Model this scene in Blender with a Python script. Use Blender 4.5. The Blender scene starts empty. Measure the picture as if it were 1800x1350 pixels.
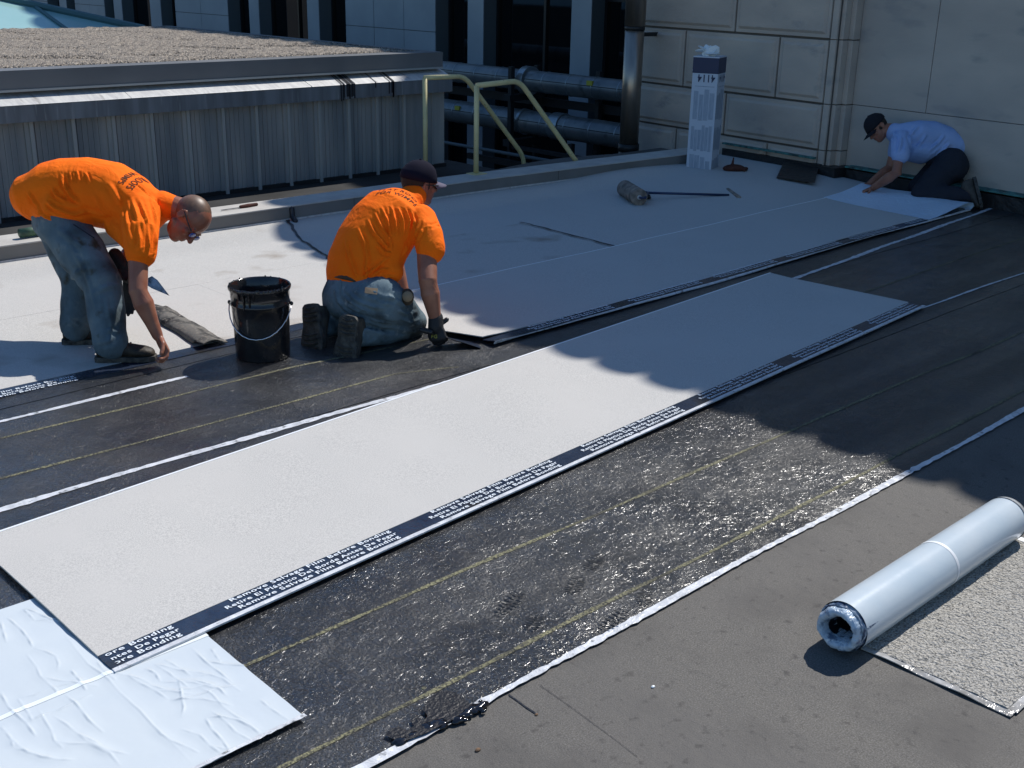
import bpy, bmesh, math, random
import numpy as np
from mathutils import Vector, Matrix
from mathutils.bvhtree import BVHTree
random.seed(7); rng = np.random.default_rng(7)
SC = bpy.context.scene
COL = SC.collection
# ------------------------------------------------------------------ camera
H = 1.88; FPX = 2036.75
YAW, PITCH, ROLL = 0.801963, 0.344364, 0.0198298
def cam_axes():
    cy, sy, cp, sp, cr, sr = math.cos(YAW), math.sin(YAW), math.cos(PITCH), math.sin(PITCH), math.cos(ROLL), math.sin(ROLL)
    f = np.array([cy*cp, sy*cp, -sp]); right = np.array([sy, -cy, 0.]); up = np.cross(right, f)
    return cr*right + sr*up, -sr*right + cr*up, f
CR, CU, CF = cam_axes()
C0 = np.array([0., 0., H])
cam = bpy.data.cameras.new('camera'); camo = bpy.data.objects.new('camera', cam); COL.objects.link(camo)
camo.matrix_world = Matrix(((CR[0], CU[0], -CF[0], 0), (CR[1], CU[1], -CF[1], 0), (CR[2], CU[2], -CF[2], H), (0, 0, 0, 1)))
cam.sensor_width = 36; cam.lens = 36*FPX/1800; cam.clip_end = 1000; cam.clip_start = 0.05
SC.camera = camo
def D(px, py): return ((px-900)/FPX)*CR - ((py-675)/FPX)*CU + CF
def P(px, py, d): return C0 + D(px, py)*d                      # point at depth d metres
def G(px, py, z=0.0):
    v = D(px, py); return C0 + v*((z-H)/v[2])
def PL(px, py, axis, val):
    v = D(px, py); return C0 + v*((val-C0[axis])/v[axis])
# ------------------------------------------------------------------ light
SUN_AZ = math.radians(8); SUN_EL = math.radians(51)
w = bpy.data.worlds.new('World'); SC.world = w; w.use_nodes = True
nt = w.node_tree; bgn = nt.nodes['Background']
sky = nt.nodes.new('ShaderNodeTexSky'); sky.sky_type = 'NISHITA'; sky.sun_disc = False
sky.sun_elevation = SUN_EL; sky.sun_rotation = math.radians(90) - SUN_AZ
sky.air_density = 1.0; sky.dust_density = 0.3; sky.ozone_density = 2.5
hs = nt.nodes.new('ShaderNodeHueSaturation'); hs.inputs['Saturation'].default_value = 1.18
nt.links.new(sky.outputs[0], hs.inputs['Color']); nt.links.new(hs.outputs[0], bgn.inputs[0]); bgn.inputs[1].default_value = 0.115
sl = bpy.data.lights.new('sun', 'SUN'); sl.energy = 4.4; sl.angle = math.radians(0.53); sl.color = (1.0, 0.955, 0.895)
so = bpy.data.objects.new('sun', sl); COL.objects.link(so)
sd = Vector((math.cos(SUN_EL)*math.cos(SUN_AZ), math.cos(SUN_EL)*math.sin(SUN_AZ), math.sin(SUN_EL)))
so.rotation_euler = sd.to_track_quat('Z', 'Y').to_euler(); so.location = (10, 5, 15)
SC.view_settings.view_transform = 'Standard'; SC.view_settings.look = 'None'
SC.view_settings.exposure = 0.20; SC.view_settings.gamma = 1
SC.cycles.max_bounces = 6
# ------------------------------------------------------------------ materials
def mat(name, col, rough=0.6, spec=0.4, metal=0.0, col2=None, cscale=5, cfac=(0.35, 0.65), bumps=(), sheen=0, coat=0, detail=4, extra=None, stretch=None, trans=0):
    m = bpy.data.materials.new(name); m.use_nodes = True; t = m.node_tree; b = t.nodes['Principled BSDF']
    b.inputs['Base Color'].default_value = (*col, 1); b.inputs['Roughness'].default_value = rough
    b.inputs['Specular IOR Level'].default_value = spec; b.inputs['Metallic'].default_value = metal
    if sheen: b.inputs['Sheen Weight'].default_value = sheen
    if coat: b.inputs['Coat Weight'].default_value = coat; b.inputs['Coat Roughness'].default_value = 0.16
    if trans: b.inputs['Transmission Weight'].default_value = trans
    tc = t.nodes.new('ShaderNodeTexCoord'); src = tc.outputs['Object']
    if stretch:
        mp = t.nodes.new('ShaderNodeMapping'); mp.inputs['Scale'].default_value = stretch; t.links.new(src, mp.inputs[0]); src = mp.outputs[0]
    cur = None
    lay = ([(col2, cscale, cfac)] if col2 else []) + list(extra or [])
    for c2, s, f in lay:
        n = t.nodes.new('ShaderNodeTexNoise'); n.inputs['Scale'].default_value = s; n.inputs['Detail'].default_value = detail; t.links.new(src, n.inputs['Vector'])
        r = t.nodes.new('ShaderNodeMapRange'); r.inputs[1].default_value = f[0]; r.inputs[2].default_value = f[1]; t.links.new(n.outputs['Fac'], r.inputs[0])
        x = t.nodes.new('ShaderNodeMix'); x.data_type = 'RGBA'; t.links.new(r.outputs[0], x.inputs[0])
        if cur is None: x.inputs[6].default_value = (*col, 1)
        else: t.links.new(cur, x.inputs[6])
        x.inputs[7].default_value = (*c2, 1); cur = x.outputs[2]
    if cur is not None: t.links.new(cur, b.inputs['Base Color'])
    nrm = None
    for kind, s, st, dist in bumps:
        if kind == 'v':
            n = t.nodes.new('ShaderNodeTexVoronoi'); n.inputs['Scale'].default_value = s; o = n.outputs['Distance']
        elif kind == 'w':
            n = t.nodes.new('ShaderNodeTexNoise'); n.inputs['Scale'].default_value = s; n.inputs['Detail'].default_value = 3; n.inputs['Distortion'].default_value = 2.5; o = n.outputs['Fac']
        else:
            n = t.nodes.new('ShaderNodeTexNoise'); n.inputs['Scale'].default_value = s; n.inputs['Detail'].default_value = 3; o = n.outputs['Fac']
            if kind == 's':
                mr = t.nodes.new('ShaderNodeMapRange'); mr.interpolation_type = 'SMOOTHSTEP'; mr.inputs[1].default_value = .53; mr.inputs[2].default_value = .68; t.links.new(o, mr.inputs[0]); o = mr.outputs[0]
        t.links.new(src, n.inputs['Vector'])
        bp = t.nodes.new('ShaderNodeBump'); bp.inputs['Strength'].default_value = st; bp.inputs['Distance'].default_value = dist
        t.links.new(o, bp.inputs['Height'])
        if nrm is not None: t.links.new(nrm, bp.inputs['Normal'])
        nrm = bp.outputs[0]
    if nrm is not None:
        t.links.new(nrm, b.inputs['Normal'])
        if coat: t.links.new(nrm, b.inputs['Coat Normal'])
    return m
M = {}
M['felt'] = mat('grey roofing felt', (.088, .083, .074), .75, .35, col2=(.155, .148, .14), cscale=210, cfac=(.42, .68), extra=[((.065, .06, .056), 150, (.58, .7)), ((.07, .066, .062), 3.2, (.5, .75)), ((.098, .093, .088), 1.1, (.45, .7)), ((.05, .047, .045), 26, (.60, .75))], bumps=[('n', 240, .5, .003), ('n', 30, .35, .008), ('n', 5, .3, .03)])
M['black'] = mat('glossy black bitumen', (.014, .015, .017), .36, .6, col2=(.023, .024, .027), cscale=14, extra=[((.040, .041, .042), 1.3, (.48, .70)), ((.11, .11, .105), 150, (.66, .74))], bumps=[('s', 155, .75, .0042), ('n', 60, .5, .004), ('w', 26, .48, .010), ('n', 3.0, .5, .06)], coat=.6)
def patchy(m, lo, hi, sc, stretch, c0=.42, c1=.62):
    t = m.node_tree; b = t.nodes['Principled BSDF']; tc = t.nodes.new('ShaderNodeTexCoord'); mp = t.nodes.new('ShaderNodeMapping'); mp.inputs['Scale'].default_value = stretch
    n = t.nodes.new('ShaderNodeTexNoise'); n.inputs['Scale'].default_value = sc; n.inputs['Detail'].default_value = 5; r = t.nodes.new('ShaderNodeMapRange'); r.inputs[1].default_value = c0; r.inputs[2].default_value = c1; r.inputs[3].default_value = lo; r.inputs[4].default_value = hi
    t.links.new(tc.outputs['Object'], mp.inputs[0]); t.links.new(mp.outputs[0], n.inputs['Vector']); t.links.new(n.outputs['Fac'], r.inputs[0]); return b, r, t
b_, r_, t_ = patchy(M['black'], .35, 1.0, 1.3, (.30, 3.2, 1)); t_.links.new(r_.outputs[0], b_.inputs['Coat Weight'])
b_, r_, t_ = patchy(M['black'], .30, .50, 2.3, (1, 1, 1)); t_.links.new(r_.outputs[0], b_.inputs['Roughness'])
M['yellow'] = mat('yellow marking line', (.22, .21, .12), .6, .3, col2=(.04, .04, .035), cscale=110, cfac=(.42, .62), extra=[((.025, .025, .025), 4, (.50, .72))], bumps=[('n', 115, 1, .009)])
M['edge'] = mat('white release edge', (.70, .72, .75), .3, .5, col2=(.50, .52, .55), cscale=24, extra=[((.16, .165, .17), 32, (.60, .70))], bumps=[('w', 34, .6, .006)])
M['edgethin'] = mat('white sheet edge', (.74, .77, .8), .5, .4)
M['cap'] = mat('white granule cap sheet', (.535, .525, .50), .9, .2, col2=(.37, .365, .355), cscale=260, cfac=(.40, .66), extra=[((.49, .48, .46), 2.0, (.45, .75))], bumps=[('n', 520, .35, .0016), ('n', 5, .12, .02)])
M['capold'] = mat('scuffed granule cap sheet', (.535, .525, .50), .9, .2, col2=(.36, .355, .34), cscale=260, cfac=(.40, .66), extra=[((.30, .27, .235), 2.6, (.58, .74)), ((.47, .46, .44), .8, (.45, .75))], bumps=[('n', 520, .35, .0016), ('n', 3, .2, .03)])
M['selv'] = mat('dark blue selvage film', (.014, .021, .042), .2, .6, col2=(.026, .036, .06), cscale=9, extra=[((.03, .028, .026), 5, (.55, .7))], bumps=[('w', 22, .5, .006), ('n', 60, .3, .003)])
M['print'] = mat('white lettering', (.72, .78, .84), .5, .3)
M['film'] = mat('pale blue release film', (.535, .59, .63), .24, .5, col2=(.56, .61, .635), cscale=2.2, bumps=[('n', 7, .12, .02)])
M['filmw'] = mat('white film stripe', (.74, .79, .82), .3, .5)
M['rollfilm'] = mat('shiny blue roll film', (.48, .57, .64), .17, 1.0, col2=(.55, .62, .67), cscale=5, bumps=[('n', 9, .08, .02), ('n', 60, .06, .004)])
M['rollgran'] = mat('grey granule back of roll', (.44, .425, .39), .8, .25, col2=(.17, .165, .15), cscale=170, cfac=(.44, .64), bumps=[('n', 95, 1, .018), ('w', 14, .5, .02)])
M['clear'] = mat('clear film border', (.24, .235, .225), .15, .6, col2=(.46, .46, .46), cscale=20, bumps=[('w', 30, .5, .005)])
M['tar'] = mat('wet black tar', (.006, .006, .008), .06, .7, bumps=[('n', 30, .5, .01)])
M['tarmatte'] = mat('dark tar smear', (.012, .014, .02), .3, .5, bumps=[('w', 60, .4, .004)])
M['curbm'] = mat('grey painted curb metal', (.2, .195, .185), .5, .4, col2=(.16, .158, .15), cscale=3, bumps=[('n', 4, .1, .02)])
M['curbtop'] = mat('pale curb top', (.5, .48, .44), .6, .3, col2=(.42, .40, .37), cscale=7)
M['panel'] = mat('blue grey metal panel', (.36, .36, .345), .42, .4, col2=(.20, .22, .23), cscale=1.6, extra=[((.26, .28, .29), 9, (.58, .8))], stretch=(3, 3, .35))
M['seam'] = mat('pale panel seam', (.34, .35, .34), .45, .4)
M['fascia'] = mat('dark metal fascia', (.13, .135, .14), .5, .35, col2=(.17, .175, .18), cscale=1.5)
M['flash'] = mat('galvanised flashing', (.62, .62, .60), .5, .5, .1, col2=(.48, .48, .48), cscale=7, stretch=(4, 1, .4), extra=[((.30, .29, .28), 5, (.60, .75))])
M['gutter'] = mat('stained gutter face', (.21, .23, .25), .42, .4, .2, col2=(.13, .14, .155), cscale=3, stretch=(4, 1, .3), extra=[((.28, .30, .31), 7, (.6, .75))])
M['copper'] = mat('green copper flashing', (.08, .26, .24), .6, .3, col2=(.03, .06, .06), cscale=14)
M['blackcurb'] = mat('black base flashing', (.02, .021, .022), .5, .4, bumps=[('n', 14, .6, .03)])
M['stone'] = mat('grey limestone block', (.52, .445, .37), .85, .2, col2=(.40, .35, .305), cscale=2.2, extra=[((.27, .26, .25), 5, (.6, .8)), ((.44, .40, .36), 60, (.5, .8))], bumps=[('n', 60, .25, .006), ('n', 4, .15, .03)], stretch=(1, .6, 1.4))
M['slab'] = mat('smooth stone slab', (.51, .45, .385), .8, .2, col2=(.39, .35, .31), cscale=1.6, extra=[((.27, .265, .255), 4.5, (.58, .8))], bumps=[('n', 90, .25, .006), ('n', 6, .2, .02)], stretch=(1, .5, 1.3))
M['joint'] = mat('dark stone joint', (.13, .12, .11), .9, .1)
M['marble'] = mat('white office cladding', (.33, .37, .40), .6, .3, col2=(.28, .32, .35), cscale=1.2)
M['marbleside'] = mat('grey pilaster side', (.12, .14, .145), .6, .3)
M['glass'] = mat('dark window glass', (.004, .005, .006), .04, .6)
M['frame'] = mat('black window frame', (.01, .01, .012), .4, .4)
M['lining'] = mat('insulation jacket', (.25, .255, .25), .38, .5, .4, col2=(.16, .18, .19), cscale=3, extra=[((.10, .11, .11), 5, (.58, .75))])
M['band'] = mat('pipe band', (.34, .37, .38), .3, .5, .7)
M['pipedk'] = mat('dark steel', (.018, .019, .02), .5, .4)
M['vent'] = mat('brushed galvanised duct', (.42, .36, .30), .33, .5, .85, col2=(.28, .25, .22), cscale=4, stretch=(3, 3, .5))
M['tagy'] = mat('yellow tag', (.45, .42, .06), .6, .3)
M['rail'] = mat('faded yellow paint', (.64, .56, .29), .5, .4, col2=(.54, .48, .25), cscale=9, extra=[((.13, .09, .05), 40, (.66, .72))])
M['gravel'] = None
M['sky_glass'] = mat('green skylight glass', (.30, .50, .48), .15, .6, col2=(.34, .53, .51), cscale=.7)
M['sky_bar'] = mat('skylight bar', (.06, .13, .14), .5, .4)
M['orange'] = mat('bright orange cotton', (1.0, .175, .005), .85, .15, col2=(1.0, .155, .004), cscale=6, extra=[((.50, .075, .006), 7, (.66, .82))], bumps=[('n', 700, .15, .001), ('w', 7, .32, .03), ('n', 26, .25, .012)])
M['bluetee'] = mat('pale blue cotton', (.32, .43, .68), .9, .15, col2=(.27, .38, .62), cscale=6, bumps=[('n', 24, .25, .015)])
M['ink'] = mat('dark shirt lettering', (.10, .035, .02), .8, .1)
M['skin'] = mat('sunburnt skin', (.30, .125, .075), .42, .45, col2=(.24, .085, .05), cscale=14, bumps=[('n', 200, .15, .001)])
M['skin2'] = mat('tanned skin', (.31, .135, .085), .45, .45, col2=(.25, .10, .06), cscale=16, bumps=[('n', 200, .15, .001)])
M['stubble'] = mat('shaved scalp', (.145, .085, .055), .45, .4, col2=(.10, .06, .042), cscale=60, extra=[((.19, .11, .07), 14, (.5, .7))])
M['hair'] = mat('short dark hair', (.025, .018, .014), .7, .3, bumps=[('n', 160, .6, .004)])
M['jeans'] = mat('worn blue denim', (.085, .125, .15), .85, .2, col2=(.14, .19, .215), cscale=7, extra=[((.045, .058, .062), 5.2, (.50, .68)), ((.20, .22, .21), 14, (.62, .78)), ((.05, .045, .03), 11, (.60, .74))], bumps=[('n', 600, .2, .001), ('w', 9, .35, .02)])
M['jeansb'] = mat('blue denim', (.085, .13, .16), .85, .2, col2=(.15, .21, .24), cscale=7, extra=[((.03, .038, .042), 6, (.52, .68)), ((.28, .31, .31), 20, (.62, .76))], bumps=[('n', 600, .2, .001), ('w', 10, .4, .02)])
M['darkpants'] = mat('dark navy trousers', (.022, .025, .035), .85, .2, bumps=[('w', 9, .4, .02)])
M['boot'] = mat('tar stained boot leather', (.05, .04, .028), .6, .3, col2=(.02, .018, .016), cscale=18, extra=[((.18, .14, .08), 22, (.6, .75))], bumps=[('n', 60, .5, .006)])
M['bootb'] = mat('black work boot', (.03, .028, .026), .6, .3, col2=(.07, .062, .05), cscale=22, bumps=[('n', 60, .5, .006)])
M['sole'] = mat('rubber sole', (.035, .034, .032), .7, .3, col2=(.09, .085, .075), cscale=30, bumps=[('v', 45, .6, .01)])
M['cap_navy'] = mat('navy cap cloth', (.009, .009, .02), .9, .1, bumps=[('n', 500, .2, .001)])
M['brim'] = mat('faded cap brim', (.12, .11, .16), .85, .2)
M['belt'] = mat('leather belt', (.06, .045, .03), .6, .3)
M['patch'] = mat('tan belt patch', (.26, .19, .12), .7, .3)
M['glove'] = mat('black work glove', (.018, .018, .02), .6, .35, bumps=[('n', 120, .4, .003)])
M['gy'] = mat('dull yellow print', (.30, .28, .05), .6, .3)
M['lens'] = mat('sunglass lens', (.012, .02, .05), .05, .8)
M['lensb'] = mat('blue mirror lens', (.03, .09, .35), .08, .8)
M['steel'] = mat('steel blade', (.35, .37, .40), .25, .5, .9, col2=(.10, .11, .12), cscale=30)
M['handle'] = mat('black handle', (.02, .02, .022), .4, .4)
M['bucket'] = mat('black tarred pail', (.008, .008, .010), .14, .6, col2=(.02, .02, .022), cscale=9, bumps=[('n', 14, .25, .01)])
M['wire'] = mat('bright wire', (.65, .66, .68), .25, .5, .9)
M['tool_roll'] = mat('dirty roller sleeve', (.30, .25, .21), .8, .2, col2=(.13, .115, .10), cscale=18)
M['toolblue'] = mat('blue painted steel', (.012, .03, .085), .4, .5)
M['boxw'] = mat('printed carton', (.48, .54, .62), .6, .3)
M['boxn'] = mat('navy carton band', (.022, .035, .085), .5, .4)
M['boxg'] = mat('blue grey carton print', (.27, .33, .41), .6, .3, col2=(.35, .41, .49), cscale=12, stretch=(6, 6, 1))
M['plastic'] = mat('crumpled white plastic', (.66, .72, .74), .35, .5, bumps=[('n', 30, .5, .01)])
M['brown'] = mat('brown leather glove', (.09, .035, .025), .8, .2, col2=(.05, .02, .016), cscale=20)
M['green'] = mat('green plastic', (.07, .14, .08), .5, .4, col2=(.03, .06, .04), cscale=20)
M['concrete'] = mat('dark roof slab', (.05, .05, .05), .9, .2, col2=(.03, .03, .03), cscale=2)
M['street'] = mat('distant street', (.06, .06, .06), .9, .2)
M['dirt'] = mat('rusty dirt', (.20, .12, .07), .9, .2, col2=(.08, .07, .06), cscale=30)
def gravel_mat():
    m = bpy.data.materials.new('roof gravel'); m.use_nodes = True; t = m.node_tree; b = t.nodes['Principled BSDF']; b.inputs['Roughness'].default_value = .85
    tc = t.nodes.new('ShaderNodeTexCoord'); v = t.nodes.new('ShaderNodeTexVoronoi'); v.inputs['Scale'].default_value = 75
    t.links.new(tc.outputs['Object'], v.inputs['Vector']); r = t.nodes.new('ShaderNodeValToRGB'); r.color_ramp.interpolation = 'LINEAR'
    r.color_ramp.elements[0].color = (.10, .09, .08, 1); r.color_ramp.elements[1].color = (.56, .48, .38, 1)
    e = r.color_ramp.elements.new(.5); e.color = (.29, .245, .20, 1)
    sp = t.nodes.new('ShaderNodeSeparateColor'); t.links.new(v.outputs['Color'], sp.inputs[0]); t.links.new(sp.outputs[0], r.inputs[0]); t.links.new(r.outputs[0], b.inputs['Base Color'])
    bp = t.nodes.new('ShaderNodeBump'); bp.invert = True; bp.inputs['Strength'].default_value = 1; bp.inputs['Distance'].default_value = .02; t.links.new(v.outputs['Distance'], bp.inputs['Height']); t.links.new(bp.outputs[0], b.inputs['Normal'])
    return m
M['gravel'] = gravel_mat()
# ------------------------------------------------------------------ mesh helpers
def tag(o, label=None, cat=None, group=None, kind=None):
    if label: o['label'] = label
    if cat: o['category'] = cat
    if group: o['group'] = group
    if kind: o['kind'] = kind
    return o
def empty(name, loc, label, cat, group=None):
    o = bpy.data.objects.new(name, None); COL.objects.link(o); o.location = [float(c) for c in loc]; o.empty_display_size = .1
    return tag(o, label, cat, group)
def link(name, me, m, parent=None, smooth=False):
    o = bpy.data.objects.new(name, me); COL.objects.link(o)
    if m is not None and not me.materials: me.materials.append(m)
    if smooth: me.polygons.foreach_set('use_smooth', [True]*len(me.polygons))
    if parent is not None:
        o.parent = parent; L = parent; off = Vector((0, 0, 0))
        while L is not None: off += L.location; L = L.parent
        o.location = -off                               # meshes are written in world metres
    return o
class B:
    def __init__(s): s.v = []; s.f = []
    def add(s, vs, fs):
        n = len(s.v); s.v += [tuple(float(c) for c in p) for p in vs]; s.f += [tuple(n+i for i in f) for f in fs]; return s
    def box(s, lo, hi, fr=None):
        x0, y0, z0 = lo; x1, y1, z1 = hi
        vs = [(x0, y0, z0), (x1, y0, z0), (x1, y1, z0), (x0, y1, z0), (x0, y0, z1), (x1, y0, z1), (x1, y1, z1), (x0, y1, z1)]
        if fr is not None: vs = [fr(p) for p in vs]
        return s.add(vs, [(0, 3, 2, 1), (4, 5, 6, 7), (0, 1, 5, 4), (1, 2, 6, 5), (2, 3, 7, 6), (3, 0, 4, 7)])
    def prism(s, pts, z0, z1):
        n = len(pts); vs = [(p[0], p[1], z0) for p in pts] + [(p[0], p[1], z1) for p in pts]
        return s.add(vs, [tuple(range(n))[::-1], tuple(range(n, 2*n))] + [(i, (i+1) % n, n+(i+1) % n, n+i) for i in range(n)])
    def tube(s, pts, r, n=14, r2=None, up=(0, 0, 1), caps=True):
        pts = [np.array(p, float) for p in pts]; k = len(pts)
        if np.isscalar(r): r = [r]*k
        if r2 is None: r2 = r
        if np.isscalar(r2): r2 = [r2]*k
        vs = []; fs = []; pa = None
        for i in range(k):
            t = pts[min(i+1, k-1)] - pts[max(i-1, 0)]; t = t/(np.linalg.norm(t)+1e-9)
            a = np.array(up, float) if pa is None or r is not r2 else pa
            a = a - t*np.dot(a, t)
            if np.linalg.norm(a) < 1e-3: a = np.array([1., .1, 0]); a = a - t*np.dot(a, t)
            a /= np.linalg.norm(a); b = np.cross(t, a); pa = a
            for j in range(n):
                q = 2*math.pi*j/n; vs.append(pts[i] + a*r[i]*math.cos(q) + b*r2[i]*math.sin(q))
        for i in range(k-1):
            for j in range(n): fs.append((i*n+j, i*n+(j+1) % n, (i+1)*n+(j+1) % n, (i+1)*n+j))
        if caps: fs.append(tuple(range(n))[::-1]); fs.append(tuple(range((k-1)*n, k*n)))
        return s.add(vs, fs)
    def ell(s, c, ax, n=16, m=10):
        """ellipsoid: centre, three semi-axis vectors"""
        c = np.array(c, float); X, Y, Z = [np.array(a, float) for a in ax]; vs = [c+Z]; fs = []
        for i in range(1, m):
            t = math.pi*i/m
            for j in range(n):
                q = 2*math.pi*j/n; vs.append(c + X*math.sin(t)*math.cos(q) + Y*math.sin(t)*math.sin(q) + Z*math.cos(t))
        vs.append(c-Z)
        for j in range(n): fs.append((0, 1+j, 1+(j+1) % n)); fs.append((len(vs)-1, 1+(m-2)*n+(j+1) % n, 1+(m-2)*n+j))
        for i in range(m-2):
            for j in range(n): fs.append((1+i*n+j, 1+(i+1)*n+j, 1+(i+1)*n+(j+1) % n, 1+i*n+(j+1) % n))
        return s.add(vs, fs)
    def cap(s, pts, r, n=14, r2=None, up=(0, 0, 1)):
        """tube with rounded ends"""
        pts = [np.array(p, float) for p in pts]; k = len(pts)
        if np.isscalar(r): r = [r]*k
        if r2 is None: r2 = r
        if np.isscalar(r2): r2 = [r2]*k
        def end(p, q, a, b):
            t = (p-q)/(np.linalg.norm(p-q)+1e-9); m = min(a, b); return [(p+t*m*math.sin(g), math.cos(g)) for g in (.5, 1.0, 1.4)]
        e0 = end(pts[0], pts[1], r[0], r2[0])[::-1]; e1 = end(pts[-1], pts[-2], r[-1], r2[-1])
        P_ = [e[0] for e in e0] + pts + [e[0] for e in e1]
        R_ = [r[0]*e[1] for e in e0] + list(r) + [r[-1]*e[1] for e in e1]; R2 = [r2[0]*e[1] for e in e0] + list(r2) + [r2[-1]*e[1] for e in e1]
        return s.tube(P_, R_, n, R2, up)
    def mesh(s, name='m'):
        me = bpy.data.meshes.new(name); me.from_pydata(s.v, [], s.f); me.update()
        bm = bmesh.new(); bm.from_mesh(me); bmesh.ops.recalc_face_normals(bm, faces=bm.faces); bm.to_mesh(me); bm.free(); return me
    def put(s, name, m, parent=None, smooth=False, bevel=0):
        me = s.mesh(name)
        if bevel:
            bm = bmesh.new(); bm.from_mesh(me); bmesh.ops.bevel(bm, geom=[e for e in bm.edges if len(e.link_faces) == 2 and e.calc_face_angle(0) > .6], offset=bevel, segments=2, affect='EDGES', profile=.5); bm.to_mesh(me); bm.free()
        return link(name, me, m, parent, smooth)
def remesh(b, voxel, smooth=4, fac=.5):
    me = b.mesh('tmp'); o = bpy.data.objects.new('tmp', me); COL.objects.link(o)
    r = o.modifiers.new('r', 'REMESH'); r.mode = 'VOXEL'; r.voxel_size = voxel; r.adaptivity = 0
    if smooth: s = o.modifiers.new('s', 'SMOOTH'); s.iterations = smooth; s.factor = fac
    dg = bpy.context.evaluated_depsgraph_get(); dg.update()
    out = bpy.data.meshes.new_from_object(o.evaluated_get(dg)); bpy.data.objects.remove(o); bpy.data.meshes.remove(me)
    out.polygons.foreach_set('use_smooth', [True]*len(out.polygons)); return out
def vn(me):
    n = len(me.vertices); v = np.empty(n*3); me.vertices.foreach_get('co', v); q = np.empty(n*3); me.vertex_normals.foreach_get('vector', q)
    return v.reshape(-1, 3), q.reshape(-1, 3)
def setv(me, v): me.vertices.foreach_set('co', v.ravel()); me.update()
def seg_dist(pts, poly):
    """distance of points (n,k) to polyline, and taper 0..1 towards ends"""
    d = np.full(len(pts), 1e9); tt = np.zeros(len(pts)); k = len(poly)-1
    for i in range(k):
        a = np.array(poly[i], float); e = np.array(poly[i+1], float)-a; L = np.dot(e, e)+1e-12
        u = np.clip(((pts-a) @ e)/L, 0, 1); q = np.linalg.norm(pts - a - u[:, None]*e, axis=1); m = q < d; d[m] = q[m]; tt[m] = (i+u[m])/k
    return d, tt
def creases(me, folds, facing=True):
    """cloth folds: 3D ridge lines, each found by casting from the viewer side onto the garment"""
    v, n = vn(me); bv = BVHTree.FromPolygons([tuple(p) for p in v], [tuple(p.vertices) for p in me.polygons]); out = v.copy()
    for pl, amp, wid in folds:
        w3 = []
        for (px, py) in pl:
            d = Vector(D(px, py)).normalized(); h = bv.ray_cast(Vector(C0), d)
            if h[0] is not None: w3.append(np.array(h[0]))
        if len(w3) < 2: continue
        d, t = seg_dist(v, w3); taper = np.clip(np.minimum(t, 1-t)*5, 0.0, 1)
        g = np.exp(-(d/wid)**2) - .55*np.exp(-((d-1.9*wid)/(1.1*wid))**2)
        out += n*(amp*g*taper)[:, None]
    setv(me, out)
def vnoise(v, sc, seed=0):
    r = np.random.default_rng(seed); out = np.zeros(len(v))
    for k in range(7):
        d = r.normal(size=3); d /= np.linalg.norm(d); out += np.sin(v @ d*sc*(.6+.3*k) + r.uniform(0, 6.28))/(1+.3*k)
    return out/3
def gz(x, y):
    """the roof surface: flat, rising towards the curb and the far corner"""
    def ss(t): t = np.clip(t, 0, 1); return t*t*(3-2*t)
    cant = .075*ss((y-(cy_(x)-.30))/.28)
    return cant*(1-ss((x-8)/1.5)) + .08*ss((x-7.2)/2)*ss((y-5.0)/1.6)
def cy_(x): return np.interp(x, [-12, 0, 6.6, 9.9], [7.36, 7.33, 7.26, 7.06])
def sheet(name, quad, m, parent=None, z=.004, nx=40, ny=8, wob=.0, th=.003, seed=1, zf=None, smooth=True):
    """thin sheet over quad (A,B,C,D) with slightly wandering edges, following the roof"""
    A, Bq, Cq, Dq = [np.array(q, float) for q in quad]; r = np.random.default_rng(seed); ph = r.uniform(0, 6.28, 8)
    u = np.linspace(0, 1, nx+1); v = np.linspace(0, 1, ny+1); U, V = np.meshgrid(u, v, indexing='ij')
    Pq = (1-U)[..., None]*(1-V)[..., None]*A + U[..., None]*(1-V)[..., None]*Bq + U[..., None]*V[..., None]*Cq + (1-U)[..., None]*V[..., None]*Dq
    X, Y = Pq[..., 0].copy(), Pq[..., 1].copy()
    Y = Y + wob*(np.sin(X*1.9+ph[0])+.5*np.sin(X*4.7+ph[1])+.25*np.sin(X*13+ph[2]))
    Z = gz(X, Y) + z
    if zf is not None: Z = Z + zf(X, Y, U, V)
    N = (nx+1)*(ny+1); top = np.stack([X, Y, Z], -1).reshape(-1, 3); bot = top - [0, 0, th]
    idx = lambda i, j: i*(ny+1)+j
    f = []
    for i in range(nx):
        for j in range(ny): f.append((idx(i, j), idx(i+1, j), idx(i+1, j+1), idx(i, j+1)))
    rim = [idx(i, 0) for i in range(nx+1)] + [idx(nx, j) for j in range(1, ny+1)] + [idx(i, ny) for i in range(nx-1, -1, -1)] + [idx(0, j) for j in range(ny-1, 0, -1)]
    K = len(rim); rv = np.vstack([top[rim], bot[rim]])
    for k in range(K): f.append((N+k, N+K+k, N+K+(k+1) % K, N+(k+1) % K))
    me = bpy.data.meshes.new(name); me.from_pydata(np.vstack([top, rv]).tolist(), [], f); me.update()
    o = link(name, me, m, parent, smooth)
    if smooth: me.polygons.foreach_set('use_smooth', [True]*(len(f)-K)+[False]*K)
    return o
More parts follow.
